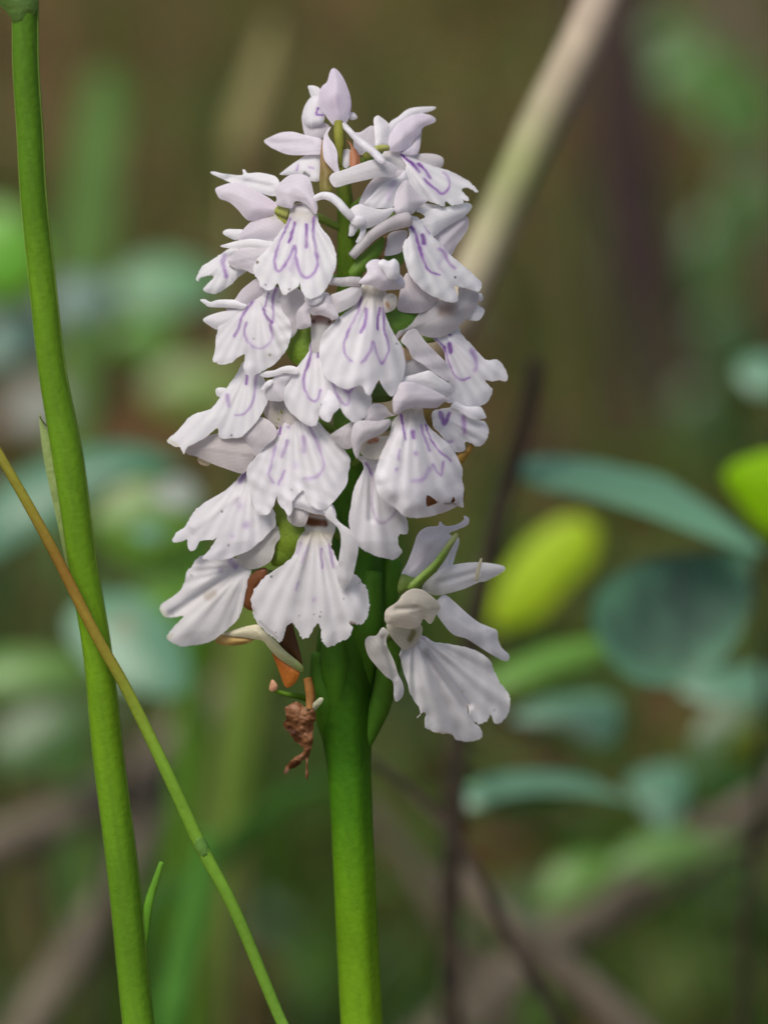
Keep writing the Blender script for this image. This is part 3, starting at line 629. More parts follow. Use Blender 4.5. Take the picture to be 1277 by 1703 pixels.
# --- bottom centre flower
f = flower((525, 870), -4)
sheet(f, 'hood', pts('M', '530,1015 560,930 625,860 700,960 840,1020 900,990 940,1090 910,1125 810,1092 740,1082 650,1048 600,1032'), lay=-6, bul=8, color=W)
sheet(f, 'petal', pts('O', '412,150 460,55 560,70 600,130 570,235 490,242 430,202'), lay=-16, bul=7, color=(0.62, 0.57, 0.56))
sheet(f, 'column', pts('O', '535,250 555,120 640,85 760,110 840,170 840,260 815,340 790,410 660,425 535,375'), lay=-34, bul=3, color=(0.62, 0.58, 0.50), spacing=2.4,
      marks=[mk('O', '600,195 660,205 740,218', 120, .95, (0.26, 0.10, 0.035)), mk('O', '585,200', 30, .8, (.08, .03, .01)), mk('O', '755,230', 34, .8, (.08, .03, .01)), mk('O', '610,130 740,150', 30, .5, (.5, .2, .06))])
sheet(f, 'petal', pts('O', '750,150 800,60 845,165 895,220 965,270 1022,350 1042,440 1022,560 992,680 950,765 900,795 855,700 865,560 888,400 878,290 835,225'), lay=6, bul=7, color=(0.70, 0.68, 0.69))
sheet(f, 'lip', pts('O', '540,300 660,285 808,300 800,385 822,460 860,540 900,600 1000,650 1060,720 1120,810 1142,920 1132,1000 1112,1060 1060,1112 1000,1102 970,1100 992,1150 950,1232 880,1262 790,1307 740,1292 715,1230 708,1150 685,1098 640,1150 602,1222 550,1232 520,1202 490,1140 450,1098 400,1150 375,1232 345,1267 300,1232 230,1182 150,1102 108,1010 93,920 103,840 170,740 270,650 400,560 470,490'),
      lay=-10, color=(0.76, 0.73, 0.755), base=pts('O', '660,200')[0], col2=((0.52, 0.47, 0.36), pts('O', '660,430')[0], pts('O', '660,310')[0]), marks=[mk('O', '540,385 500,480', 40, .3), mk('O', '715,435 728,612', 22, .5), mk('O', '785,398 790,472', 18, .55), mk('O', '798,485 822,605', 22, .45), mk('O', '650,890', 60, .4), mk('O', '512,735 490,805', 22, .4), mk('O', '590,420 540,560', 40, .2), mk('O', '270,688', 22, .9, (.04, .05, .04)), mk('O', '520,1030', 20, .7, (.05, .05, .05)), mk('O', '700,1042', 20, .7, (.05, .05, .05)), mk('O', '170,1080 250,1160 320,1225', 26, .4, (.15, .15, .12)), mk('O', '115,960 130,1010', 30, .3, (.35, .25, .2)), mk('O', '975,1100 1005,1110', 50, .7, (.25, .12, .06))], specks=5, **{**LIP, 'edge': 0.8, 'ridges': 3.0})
sheet(orchid, 'bract', pts('S', '545,800 640,762 730,735 835,718 875,760 950,820 1060,930 1190,1040 1190,1100 1120,1065 1000,985 930,912 880,852 800,832 700,817'), lay=-44, bul=6, color=(0.66, 0.62, 0.44), col2=((0.26, 0.34, 0.10), pts('S', '850,800')[0], pts('S', '1190,1080')[0]), mat=BRACT)
sheet(orchid, 'bract', pts('S', '495,842 550,803 700,815 810,832 740,872 620,887 530,877'), lay=-50, bul=5, color=(0.55, 0.37, 0.13), mat=BRACT)
sheet(orchid, 'bract', pts('S', '950,925 1060,1000 1165,1090 1150,1165 1092,1222 1050,1205 1008,1090'), lay=-52, bul=5, color=ORG, mat=BRACT, col2=((.40, .10, .015), pts('S', '1150,1150')[0], pts('S', '970,950')[0]))
sheet(orchid, 'bract', pts('S', '1000,850 1050,740 1100,690 1150,840 1190,1000 1180,1040 1080,950'), lay=-54, bul=5, color=(0.10, 0.045, 0.015), mat=BRACT)
sheet(orchid, 'bract', pts('S', '928,1232 950,1158 992,1200 987,1242 950,1254'), lay=-60, bul=4, color=(0.62, 0.34, 0.2), mat=BRACT)
ptube(orchid, 'flower_stalk', 'S', '955,1235 1040,1270 1150,1290 1300,1330', [-62, -70, -80, -110], [3, 4, 5, 6], GREEN, GREEN, STALK)

# --- withered flower
wf = sheet(orchid, 'withered_flower', pts('V', '213,720 240,705 290,680 350,695 400,738 445,735 465,800 445,870 445,1000 432,1050 402,1150 412,1270 390,1307 378,1150 330,1185 262,1232 215,1274 208,1240 260,1160 345,1100 368,1050 300,1000 250,930 203,862 228,800'),
           lay=-52, bul=10, color=(0.22, 0.095, 0.04), mat=BRACT, ruffle=14, edge=.9, spacing=2.4, thick=1.0, crumple=3.2, marks=[mk('V', '290,720 380,760 440,790', 70, .6, (.36, .18, .09)), mk('V', '250,900 330,950', 90, .7, (.06, .02, .008)), mk('V', '225,1250 320,1180', 40, .7, (.07, .025, .01))])
wf['label'] = 'shrivelled brown flower hanging below the fresh ones'
ptube(wf, 'flower_stalk', 'V', '400,480 415,560 425,640 420,740', [-60, -56, -54, -48], [7, 8, 8, 7], (.30, .12, .03), (.34, .16, .06), STALK)
sheet(wf, 'bract', pts('V', '380,720 440,690 500,640 530,660 470,740 410,770'), lay=-48, bul=3, color=(.45, .46, .3), mat=BRACT)

# --- lower right flowers
f = flower((650, 1050), -30, 8, 110)
sheet(f, 'hood', pts('T', '193,852 213,800 298,740 343,680 420,635 500,643 570,688 632,745 652,790 612,852 590,902 560,922 512,882 480,935 400,965 260,935 203,912'), lay=-14, bul=17, color=(0.62, 0.53, 0.40), wid=.42, col2=((0.70, 0.64, 0.52), pts('T', '260,850')[0], pts('T', '600,780')[0]), crease=(pts('T', '290,800')[0], pts('T', '450,790')[0], 5, 3))
sheet(f, 'column', pts('T', '215,920 330,890 480,920 500,1000 430,1100 350,1130 280,1070 225,990'), lay=-22, bul=10, color=(0.50, 0.44, 0.30), marks=[mk('T', '430,990 400,1050', 60, .6, (.30, .28, .06)), mk('T', '270,890 300,880', 60, .5, (.5, .25, .1))])
sheet(f, 'lip', pts('U', '400,310 470,270 530,290 605,335 700,350 850,375 970,420 1052,480 1092,570 1142,670 1202,750 1219,800 1212,900 1172,970 1130,1004 1090,992 1058,928 1030,980 970,1004 920,972 880,920 868,845 900,960 962,1020 992,1080 982,1122 900,1147 790,1137 740,1090 640,1082 560,1052 523,1020 530,918 500,915 458,957 486,900 430,800 380,680 328,480 328,400 350,350'),
      lay=-26, gx=-.05, color=(0.77, 0.74, 0.75), base=pts('U', '420,240')[0], marks=[mk('U', '540,440 640,640', 60, .25, (.42, .36, .36)), mk('U', '510,290', 60, .3), mk('U', '620,1080 740,1090', 26, .5, (.6, .42, .15)), mk('U', '835,740', 26, .5, (.5, .45, .2)), mk('U', '1090,890', 22, .6, (.35, .3, .3)), mk('U', '380,350 470,330', 60, .4, (.5, .38, .3))], crease=(pts('U', '540,430')[0], pts('U', '870,850')[0], 17, 6), **{**LIP, 'ridges': 3.2, 'edge': .6})
sheet(f, 'petal', pts('T', '600,800 640,710 690,685 760,738 870,838 960,908 1050,948 1112,978 1122,1050 1152,1120 1207,1170 1207,1217 1160,1222 1050,1162 940,1092 860,1042 760,1012 680,930'), lay=-42, bul=9, color=(0.72, 0.71, 0.75))
sheet(f, 'sepal', pts('U', '33,340 60,288 130,278 178,213 228,258 205,310 225,400 275,500 303,590 342,670 352,740 332,792 290,822 270,780 263,662 200,612 110,512 58,440'), lay=-24, bul=8, color=(0.70, 0.65, 0.58), crease=(pts('U', '180,300')[0], pts('U', '280,620')[0], 6, 4), col2=(W, pts('U', '150,450')[0], pts('U', '300,750')[0]))
tube('ovary', [at(650, 1045, 60), at(646, 1110, 36), at(630, 1180, 20), at(604, 1256, 2)], np.array([14, 20, 18, 4]) * PX, STALK, f, 14, (0.08, 0.17, 0.02), (0.06, 0.17, 0.015))
f = flower((690, 1010), -50, 8, 90)
sheet(f, 'petal', pts('T', '330,525 380,420 430,290 470,180 540,130 630,120 648,83 690,120 780,110 840,70 843,38 882,58 872,112 790,152 720,182 745,220 650,350 560,470 480,545 400,560'), lay=-36, bul=15, color=(0.80, 0.73, 0.78), marks=[mk('T', '540,300 500,420', 120, .25, (.52, .42, .5))])
sheet(f, 'petal', pts('T', '620,490 690,380 740,280 792,213 803,260 772,362 742,455 680,500'), lay=-48, bul=7, color=W)
sheet(f, 'sepal', pts('T', '500,620 600,510 700,460 800,430 960,418 1080,430 1162,448 1178,480 1120,522 1020,572 960,584 850,634 720,672 620,690 550,670'), lay=-38, bul=8, color=(0.77, 0.75, 0.76), crease=(pts('T', '640,580')[0], pts('T', '940,500')[0], 6, 5), col2=((.6, .57, .46), pts('T', '700,540')[0], pts('T', '560,660')[0]))
ptube(f, 'tendril', 'T', '945,570 955,500 972,430 985,385', [-26, -24, -24, -24], [3, 3, 2.4, 1.6], (0.5, 0.46, 0.3), (0.5, 0.46, 0.3))
sheet(orchid, 'bract', pts('T', '380,620 480,515 590,415 700,268 772,178 795,208 745,295 675,415 605,505 520,580 430,650'), lay=-20, bul=6, color=(0.20, 0.32, 0.05), mat=BRACT, col2=((.45, .48, .2), pts('T', '640,340')[0], pts('T', '780,190')[0]))
sheet(orchid, 'bract', pts('T', '300,660 330,520 420,540 520,560 480,640 380,680'), lay=-34, bul=6, color=(0.17, 0.25, 0.05), mat=BRACT)

# --- green bracts and ovaries between the flowers
def bract(s, lay, c, c2=None, bul=7):
    p = pts('P', s)
    sheet(orchid, 'bract', p, lay=lay, bul=bul, color=c, mat=BRACT, spacing=5)
bract('584,443 606,418 634,394 639,402 632,424 606,452 590,465 580,455', -4, (0.12, 0.23, 0.02))
bract('622,424 634,396 646,393 640,425 628,432', -12, (0.28, 0.17, 0.06))
bract('482,552 520,530 520,590 505,610 478,592', -22, (0.15, 0.25, 0.02))
bract('640,520 668,508 696,524 690,548 660,556 646,545', -18, (0.12, 0.24, 0.03))
bract('640,420 672,414 670,438 646,446', -30, (0.12, 0.23, 0.03))
bract('456,845 480,840 510,880 520,905 470,930 452,900', -46, (0.17, 0.26, 0.02))
bract('458,905 480,890 500,905 480,935 452,940', -50, (0.15, 0.24, 0.02))
bract('445,676 474,672 474,705 455,712', -28, (0.30, 0.33, 0.03))
bract('555,690 592,676 600,720 570,730', -26, (0.10, 0.22, 0.02))
bract('440,355 480,345 478,372 458,372', -2, (0.36, 0.38, 0.08), bul=3)
bract('612,640 650,640 655,664 615,668', -30, (0.09, 0.15, 0.03))
bract('672,332 704,330 704,352 680,356', -30, (0.2, 0.24, 0.05))
bract('730,340 745,332 760,345 745,352', -34, (0.2, 0.24, 0.05))
# the ovaries of spent flowers round the lower stem
for (x0, y0, x1, y1, r_, d_) in [(560, 1000, 562, 1210, 26, 30), (530, 1085, 550, 1240, 22, 14), (618, 950, 606, 1150, 30, 26), (655, 930, 628, 1090, 22, 0)]:
    tube('ovary', [at(x0, y0, d_ + 8), at(0.5 * (x0 + x1) - 3, 0.5 * (y0 + y1), d_ + 10), at(x1, y1, d_ - 16)], np.array([r_ * .6, r_, r_ * .45]) * PX, STALK, orchid, 16, (0.07, 0.18, 0.015), (0.06, 0.17, 0.012))

# ------------------------------------------------------------------ neighbours in the clearing
def const(d):
    return lambda x, y: np.full(np.shape(x), float(d))

def ground_run(p, lean=(0, 0), n=4):
    """points leading from p down to the ground"""
    p = np.asarray(p, float); e = foot(p + np.array([lean[0], lean[1], 0]))
    return [p + (e - p) * t for t in (.1, .28, .6, 1.0)]

# tall smooth stalk beside the orchid
SD = 25
ps = [(40, -120), (41, -50), (42, 0), (43, 109), (50, 220), (56, 328), (71, 473), (87, 619), (113, 764), (136, 929), (163, 1093), (179, 1250), (204, 1451), (224, 1651), (240, 1800)]
P = [at(x, y, SD) for x, y in ps]; run = ground_run(P[-1], (0.012, 0))
rs = [22, 22, 22, 22, 22, 22, 22.5, 23, 26, 24, 24, 26, 26, 26, 26] + [26, 27, 28, 30]
stalk = empty('plant_stalk', foot(run[-1]), 'tall bare green stalk with narrow sheaths standing beside the orchid', 'plant stalk')
G1, G2 = (0.105, 0.225, 0.012), (0.145, 0.27, 0.012)
tube('stalk', P + run, np.array(rs) * PX, STALK, stalk, 24, [(0.075, 0.17, 0.012)] * 3 + [(0.085, 0.19, 0.01)] * 2 + [(0.12, 0.24, 0.012)] * 3 + [(0.14, 0.27, 0.01)] * 2 + [G1] * 2 + [(0.135, 0.27, 0.012)] * 4, None, 5, ribs=0.03)
for sgn, nm in ((-1, 'rib'), (1, 'rib')):
    Q = [at(x + sgn * r * 0.9, y, SD + 5) for (x, y), r in zip(ps, rs)]
    tube(nm, Q, np.full(len(Q), 2.6) * PX, STALK, stalk, 8, (0.20, 0.30, 0.05), (0.24, 0.36, 0.06), 5)
sheet(stalk, 'sheath', pts('P', '-30,-40 64,-40 62,10 52,28 38,42 22,34 8,16 -30,-20'), lay=18, bul=8, color=(0.10, 0.19, 0.035), mat=BRACT, dfun=const(SD), spacing=6, ruffle=1)
sheet(stalk, 'sheath', pts('P', '65,690 74,706 88,748 103,805 116,872 128,960 124,1010 112,950 96,872 80,800 70,745'), lay=4, bul=4, color=(0.27, 0.36, 0.11), mat=BRACT, dfun=const(SD), spacing=5, ruffle=1)
tube('sheath', [at(269, 1434, SD), at(260, 1462, SD), at(248, 1500, SD), at(239, 1550, SD), at(230, 1640, SD)], np.array([3.5, 5.5, 7, 9, 8]) * PX, STALK, stalk, 10, (0.13, 0.30, 0.03), (0.11, 0.28, 0.02), 5, flat=.5)
tube('bristle', [at(66, 692, SD + 4), at(72, 702, SD + 4), at(82, 712, SD + 6)], np.array([.8, 1, .8]) * PX, BARK, stalk, 6)

# thin grass culm crossing in front of it
gp = [(-70, 640), (-30, 706), (0, 758), (49, 843), (99, 936), (158, 1054), (210, 1146), (280, 1290), (335, 1410), (391, 1516), (466, 1696), (520, 1810)]
P = [at(x, y, 75) for x, y in gp]; run = ground_run(P[-1], (0.05, 0.0))
culm = empty('grass_culm', foot(run[-1]), 'thin leaning grass culm, tawny above and green below, crossing the bare stalk', 'grass')
tube('culm', P + run, np.array([6, 7, 8, 8.5, 9, 9, 9.5, 10.5, 11, 10, 9.5, 10, 10, 10, 10, 10]) * PX, STALK, culm, 12,
     [(0.30, 0.27, 0.04), (0.28, 0.25, 0.04), (0.24, 0.22, 0.03), (0.25, 0.13, 0.025), (0.24, 0.21, 0.03), (0.17, 0.30, 0.03), (0.15, 0.29, 0.03), (0.14, 0.27, 0.03), (0.13, 0.26, 0.04), (0.15, 0.30, 0.03), (0.16, 0.31, 0.03), (0.16, 0.31, 0.03)], None, 5, flat=.6)
tube('joint', [at(328, 1394, 75), at(335, 1409, 75), at(342, 1424, 75)], np.array([9.5, 11.6, 9.5]) * PX, STALK, culm, 10, (0.12, 0.24, 0.05), (0.12, 0.24, 0.05), 3, flat=.7)

# ------------------------------------------------------------------ shrubs out of focus behind
TEAL = (0.07, 0.20, 0.115); TEAL2 = (0.14, 0.29, 0.19); DTEAL = (0.05, 0.12, 0.09)
LIME = (0.62, 0.78, 0.04); MIDG = (0.13, 0.26, 0.05); DKG = (0.035, 0.10, 0.012); BRG = (0.14, 0.32, 0.03)

STEMS = {}
def bleaf(parent, s, mm, color, gx=0.0, gy=0.5, bul=10, mat=None, midrib=True, marks=(), **kw):
    o = pts('P', s); color = tuple(np.array(color) * (0.78, 0.84, 0.74))
    lf = sheet(parent, 'leaf', o, lay=0, bul=bul, gx=gx, gy=gy, color=color, mat=mat or LEAF, dfun=const(behind(mm)), spacing=9, thick=5,
                 ruffle=kw.pop('ruffle', 5), sub=5, nsc=4.0, fold=kw.pop('fold', 10), bend=kw.pop('bend', .15), marks=marks, **kw)
    n_ = len(lf.data.vertices); v = np.zeros(n_ * 3); lf.data.vertices.foreach_get('co', v); v = v.reshape(-1, 3) + base_of(parent)
    st = np.concatenate(STEMS[parent.name])
    dd = np.linalg.norm(v[:, None] - st[None], axis=2); i, j = np.unravel_index(dd.argmin(), dd.shape)
    a, b = v[i] * .93 + v.mean(0) * .07, st[j]; L = np.linalg.norm(a - b)
    tube('petiole', [a, a * .6 + b * .4 - (0, 0, .12 * L), b], np.array([2.2, 2.6, 3.2]) * PX * 1.3, STALK, lf, 7, (.12, .17, .04), (.10, .08, .04), 4)
    return lf

def twig(name, parent, s, mm, r, mat=BARK, seg=9, down=False, lean=(0, 0), n=4, color=None):
    p = pts('P', s); mm = np.broadcast_to(np.asarray(mm, float), (len(p),)); r = list(np.broadcast_to(np.asarray(r, float), (len(p),)))
    P = [at(x, y, behind(m)) for (x, y), m in zip(p, mm)]
    if down:
        P += ground_run(P[-1], lean); r += [r[-1]] * 4
    sc = np.array([(D + m * 1e-3) / D for m in mm] + [1.3] * (len(P) - len(mm)))
    if name in ('stem', 'branch'): STEMS.setdefault(parent.name, []).append(catmull(np.array(P), False, 4))
    return tube(name, P, np.array(r) * PX * sc, mat, parent, seg, color, color, n)

# shrub right: blue-green leaves on a stem just out of frame
p = at(1240, 1800, behind(120))
sh = empty('bog_shrub', foot(p), 'shrub with large round blue-green leaves and lime tips right of the orchid', 'shrub', 'low leafy shrubs')
twig('stem', sh, '1330,560 1290,760 1262,905 1262,1000 1272,1150 1262,1350 1240,1550 1240,1800', 120, [5, 6, 7, 7, 8, 8, 9, 9], down=True)
bleaf(sh, '862,785 880,762 960,762 1040,778 1105,795 1170,835 1230,880 1268,915 1240,916 1160,888 1060,850 960,822 890,808', 95, TEAL2, gx=-.25, gy=1.6, bul=4)
bleaf(sh, '1255,928 1264,912 1246,945 1250,985 1240,1030 1215,1080 1170,1125 1110,1142 1050,1128 1005,1085 985,1030 995,985 1040,945 1100,926 1170,918 1225,916', 100, TEAL, gx=0, gy=.3, bul=-8, fold=0, bend=0, wid=.5, ruffle=2, marks=[(pts('P', '1080,1050 1130,1015'), 210, 1.0, (0.016, 0.05, 0.03))])  # dark centre painted in for the leaf's dark reflection
bleaf(sh, '1205,800 1215,775 1250,758 1300,752 1340,790 1330,880 1292,905 1250,865', 110, (0.5, 0.8, 0.012), gy=-.2, mat=THINLEAF)
bleaf(sh, '1130,1150 1150,1118 1210,1112 1290,1110 1300,1160 1240,1172 1180,1168', 140, TEAL2, gy=1.4)
bleaf(sh, '1225,625 1235,598 1270,590 1320,600 1320,650 1260,655', 180, TEAL2, gy=1.2)
bleaf(sh, '1150,1330 1140,1280 1160,1210 1200,1170 1270,1150 1300,1200 1290,1280 1230,1320 1180,1345', 170, DKG, gy=.3)
bleaf(sh, '1205,1260 1230,1215 1270,1195 1300,1230 1270,1265 1230,1275', 150, (0.26, 0.33, 0.02), gy=.3, mat=THINLEAF)

# dark dead twig with a few leaves, directly behind the flowers
p = at(750, 1800, behind(80))
sh = empty('twiggy_shrub', foot(p), 'dark bare-tipped twig with yellow-green and pale leaves right behind the flowers', 'shrub', 'low leafy shrubs')
twig('stem', sh, '892,598 888,640 868,720 845,800 822,890 800,980 778,1100 762,1230 755,1350 748,1500 748,1700 748,1820', [95, 95, 95, 95, 95, 96, 98, 100, 100, 100, 100, 100], [14, 15, 16, 17, 18, 18, 18, 18, 20, 19, 19, 19], down=True)
twig('branch', sh, '610,1255 660,1300 715,1350 760,1400 800,1460 840,1545 880,1620 940,1720', [90, 88, 84, 80, 78, 76, 74, 72], [6, 7, 9, 9, 9, 9, 9, 9])
bleaf(sh, '822,1045 812,1020 830,970 870,910 925,868 968,862 992,885 982,935 945,972 905,1018 865,1040', 190, LIME, gy=.1, fold=16, bul=2, mat=THINLEAF)
bleaf(sh, '790,1150 840,1105 910,1075 990,1062 1030,1070 990,1100 920,1125 850,1150', 130, (0.17, 0.36, 0.05), gy=.9)
bleaf(sh, '850,1195 890,1168 960,1155 1015,1160 1030,1190 1020,1230 990,1238 940,1212 890,1205', 140, TEAL2, gy=1.2)
bleaf(sh, '765,1330 790,1300 850,1285 930,1285 990,1300 1050,1335 990,1325 900,1318 830,1330 790,1345', 115, TEAL2, gy=1.3)
bleaf(sh, '790,1345 830,1328 900,1320 970,1330 900,1345 830,1358', 118, MIDG, gy=.2)

# shrub left, farther back
p = at(150, 1800, behind(230))
sh = empty('bog_shrub', foot(p), 'shrub with broad blue-green leaves behind the tall bare stalk', 'shrub', 'low leafy shrubs')
twig('stem', sh, '330,760 300,860 280,960 240,1100 200,1300 170,1500 150,1800', 200, [5, 6, 7, 8, 8, 9, 9], down=True)
bleaf(sh, '-30,930 -20,830 40,780 110,755 190,738 250,745 300,775 250,790 200,800 150,830 90,870 30,905', 160, TEAL, gx=.1, gy=.8)
bleaf(sh, '110,1050 130,1005 190,985 250,1000 300,1060 315,1130 290,1160 230,1150 160,1120', 150, TEAL2, gy=.9, marks=[(pts('P', '208,1038'), 70, .6, (.30, .22, .14))])
bleaf(sh, '150,870 200,810 270,800 320,840 330,900 270,940 200,930', 190, (0.11, 0.24, 0.01), gy=.4)
bleaf(sh, '250,830 280,795 320,800 330,835 300,850', 150, (0.30, 0.33, 0.30), gy=1.2)
bleaf(sh, '220,885 245,870 275,880 265,900 235,902', 140, TEAL2, gy=1.2)
bleaf(sh, '230,960 280,900 350,930 345,1050 300,1120 260,1060', 190, (0.12, 0.29, 0.012), gy=.3)
bleaf(sh, '-30,1100 30,1080 110,1090 140,1120 80,1150 -20,1160', 220, MIDG, gy=.9)
bleaf(sh, '-20,1240 40,1180 120,1170 150,1220 90,1280 10,1290', 260, (0.06, 0.14, 0.03), gy=.6)

# shrub far left, strongly blurred
p = at(80, 1500, behind(420))
sh = empty('bog_shrub', foot(p), 'strongly blurred shrub with grey-blue and bright green leaves at the far left', 'shrub', 'low leafy shrubs')
twig('stem', sh, '210,540 190,600 160,700 130,900 100,1200 80,1500', 400, [8, 9, 9, 10, 10, 10], down=True)
bleaf(sh, '190,470 230,430 300,425 350,455 350,500 280,520 220,515', 330, (0.13, 0.29, 0.14), gy=1.0)
bleaf(sh, '70,500 110,465 170,470 190,500 150,530 90,530', 360, (0.18, 0.27, 0.26), gy=1.0)
bleaf(sh, '-40,560 0,520 60,520 90,560 50,600 -30,610', 340, (0.15, 0.27, 0.22), gy=1.0)
bleaf(sh, '180,570 210,535 280,535 290,570 240,600', 380, (0.10, 0.30, 0.012), gy=.4)
bleaf(sh, '-40,480 -40,360 20,345 60,385 70,440 40,490', 330, (0.14, 0.40, 0.012), gy=.3)
bleaf(sh, '240,640 300,600 400,610 420,660 340,690 270,680', 420, (0.16, 0.26, 0.03), gy=.6)
bleaf(sh, '10,700 40,640 100,640 120,680 70,720', 380, (0.26, 0.26, 0.24), gy=1.0)

# shrub far right, low
p = at(1120, 1800, behind(190))
sh = empty('bog_shrub', foot(p), 'low shrub with pale and mid-green leaves on a brown branch at lower right', 'shrub', 'low leafy shrubs')
twig('stem', sh, '1320,1370 1200,1430 1100,1490 1000,1550 900,1605 840,1700 840,1800', 190, [12, 12, 12, 12, 11, 11, 11], down=True)
bleaf(sh, '1042,1305 1070,1280 1120,1270 1145,1290 1135,1350 1105,1385 1070,1350', 160, TEAL2, gy=1.3)
bleaf(sh, '1010,1450 1050,1400 1120,1380 1170,1400 1120,1430 1070,1450', 200, (0.16, 0.30, 0.08), gy=.9)
bleaf(sh, '900,1510 920,1440 980,1420 1030,1440 1000,1480 950,1510', 210, (0.12, 0.27, 0.03), gy=.6)
bleaf(sh, '1100,1410 1180,1395 1230,1400 1180,1430 1120,1440', 210, (0.14, 0.27, 0.06), gy=.9)
bleaf(sh, '1080,1440 1120,1400 1160,1420 1130,1480', 215, MIDG, gy=.6)

p = on_ground(1190, 900)[0]
sh = empty('bog_shrub', foot(p), 'far shrub of dim green leaves beyond the lime-tipped blue-green one', 'shrub', 'low leafy shrubs')
P = [at(1200, 80, behind(560)), at(1195, 250, behind(600)), at(1190, 450, behind(660)), at(1190, 650, behind(720)), p]
tube('stem', P, np.array([8, 9, 10, 11, 12]) * PX * 2.5, BARK, sh, 8); STEMS[sh.name] = [catmull(np.array(P), False, 5)]
for k_, (x_, y_, rx_, ry_, c_) in enumerate([(1170, 130, 75, 55, (.07, .18, .015)), (1230, 200, 60, 45, (.08, .20, .02)), (1120, 60, 50, 35, (.08, .18, .03)), (1195, 420, 55, 70, (.05, .13, .015)), (1215, 560, 60, 60, (.05, .12, .02)), (1170, 690, 40, 60, (.045, .10, .015)), (1240, 330, 45, 50, (.06, .15, .02))]):
    a_ = np.linspace(0, 6.283, 11)[:-1]
    o_ = ' '.join('%.1f,%.1f' % (x_ + rx_ * math.cos(t) * (1 + .15 * math.cos(2 * t + k_)), y_ + ry_ * math.sin(t) * (1 + .1 * math.sin(3 * t + k_))) for t in a_)
    bleaf(sh, o_, 560 + 25 * k_, c_, gy=.5)

# ------------------------------------------------------------------ dry stems, blades and dead wood
def single(name, s, mm, r, label, cat, mat=DEADWOOD, group=None, down=True, color=None, flat=1.0, lean=(0, 0), root=None):
    p = pts('P', s); mm = np.broadcast_to(np.asarray(mm, float), (len(p),)); r = list(np.broadcast_to(np.asarray(r, float), (len(p),)))
    P = [at(x, y, behind(m)) for (x, y), m in zip(p, mm)]
    if root is not None:
        e_ = on_ground(*root)[0] + np.array([0, 0, -.01]); d0 = P[-1] - P[-2]; d0 = d0 / np.linalg.norm(d0)
        b0, b1, b2 = P[-1], P[-1] + d0 * 0.045, e_ + np.array([0, -.12, .14])
        P += [b0 * (1 - t) ** 3 + 3 * b1 * t * (1 - t) ** 2 + 3 * b2 * t * t * (1 - t) + e_ * t ** 3 for t in (.1, .22, .36, .52, .7, .86, 1.0)]
        mm = list(mm) + [mm[-1]] * 7; r += [r[-1]] * 7
    sc = [(D + m * 1e-3) / D for m in mm]
    R = [a * b * PX for a, b in zip(r, sc)]
    if down:
        run = ground_run(P[-1], lean); P += run; R += [R[-1]] * len(run)
    o = tube(name, P, R, mat, None, 12, color, color, 5, flat=flat)
    o['label'] = label; o['category'] = cat
    if group: o['group'] = group
    return o

single('dry_stem', '1040,-90 1010,-20 960,90 905,200 860,300 820,390 780,480 745,555', [80, 80, 80, 80, 80, 80, 80, 82], [36, 36, 37, 38, 38, 38, 38, 38],
       'thick pale straw-coloured stem leaning behind the top of the flower spike', 'dry stem', STALK, down=False, root=(600, 1010),
       color=[(r_ * 1.34, g_ * 1.2, b_ * 1.5) for r_, g_, b_ in [(0.36, 0.31, 0.22), (0.36, 0.31, 0.22), (0.33, 0.30, 0.19), (0.24, 0.28, 0.11), (0.29, 0.29, 0.16), (0.36, 0.33, 0.22), (0.39, 0.35, 0.24), (0.39, 0.35, 0.24), (0.5, 0.45, 0.33), (0.5, 0.45, 0.33), (0.5, 0.45, 0.33), (0.5, 0.45, 0.33)]])
single('grass_shoot', '175,120 172,180 165,260 155,350 140,440 130,600 125,900', 420, [18, 36, 42, 42, 38, 34, 30], 'broad mid-green blade standing out of focus behind the tall bare stalk', 'grass blade', STALK, 'blurred blades behind', color=(0.12, 0.22, 0.06), flat=.15)
single('grass_shoot', '445,900 430,1000 412,1100 396,1200 380,1330 365,1450 350,1600', 260, [12, 24, 30, 30, 26, 20, 14], 'pale green blade standing behind the withered brown flower', 'grass blade', STALK, 'blurred blades behind', color=(0.15, 0.23, 0.04), flat=.15)
single('grass_shoot', '345,1380 338,1450 322,1530 300,1620 285,1720', 110, [10, 22, 26, 26, 24], 'deep green blade standing between the thin culm and the bare stalk', 'grass blade', STALK, 'blurred blades behind', color=(0.07, 0.20, 0.03), flat=.15)
single('grass_shoot', '560,1300 470,1330 400,1390 330,1460 250,1530', 170, [8, 16, 20, 22, 20], 'dark green blade arching low behind the orchid stem', 'grass blade', STALK, 'blurred blades behind', color=(0.05, 0.14, 0.02), flat=.2)
single('grass_shoot', '330,930 335,1010 325,1100 315,1220 300,1400', 210, [10, 20, 24, 22, 20], 'bright green blade beside the broad blue-green leaves', 'grass blade', STALK, 'blurred blades behind', color=(0.12, 0.28, 0.02), flat=.2)
single('seed_head', '455,40 440,110 420,180 405,240 395,300 390,420 385,700', 330, [8, 22, 32, 32, 10, 8, 8], 'tawny grass seed head out of focus left of the topmost bud', 'grass', STALK, color=(0.30, 0.25, 0.12))
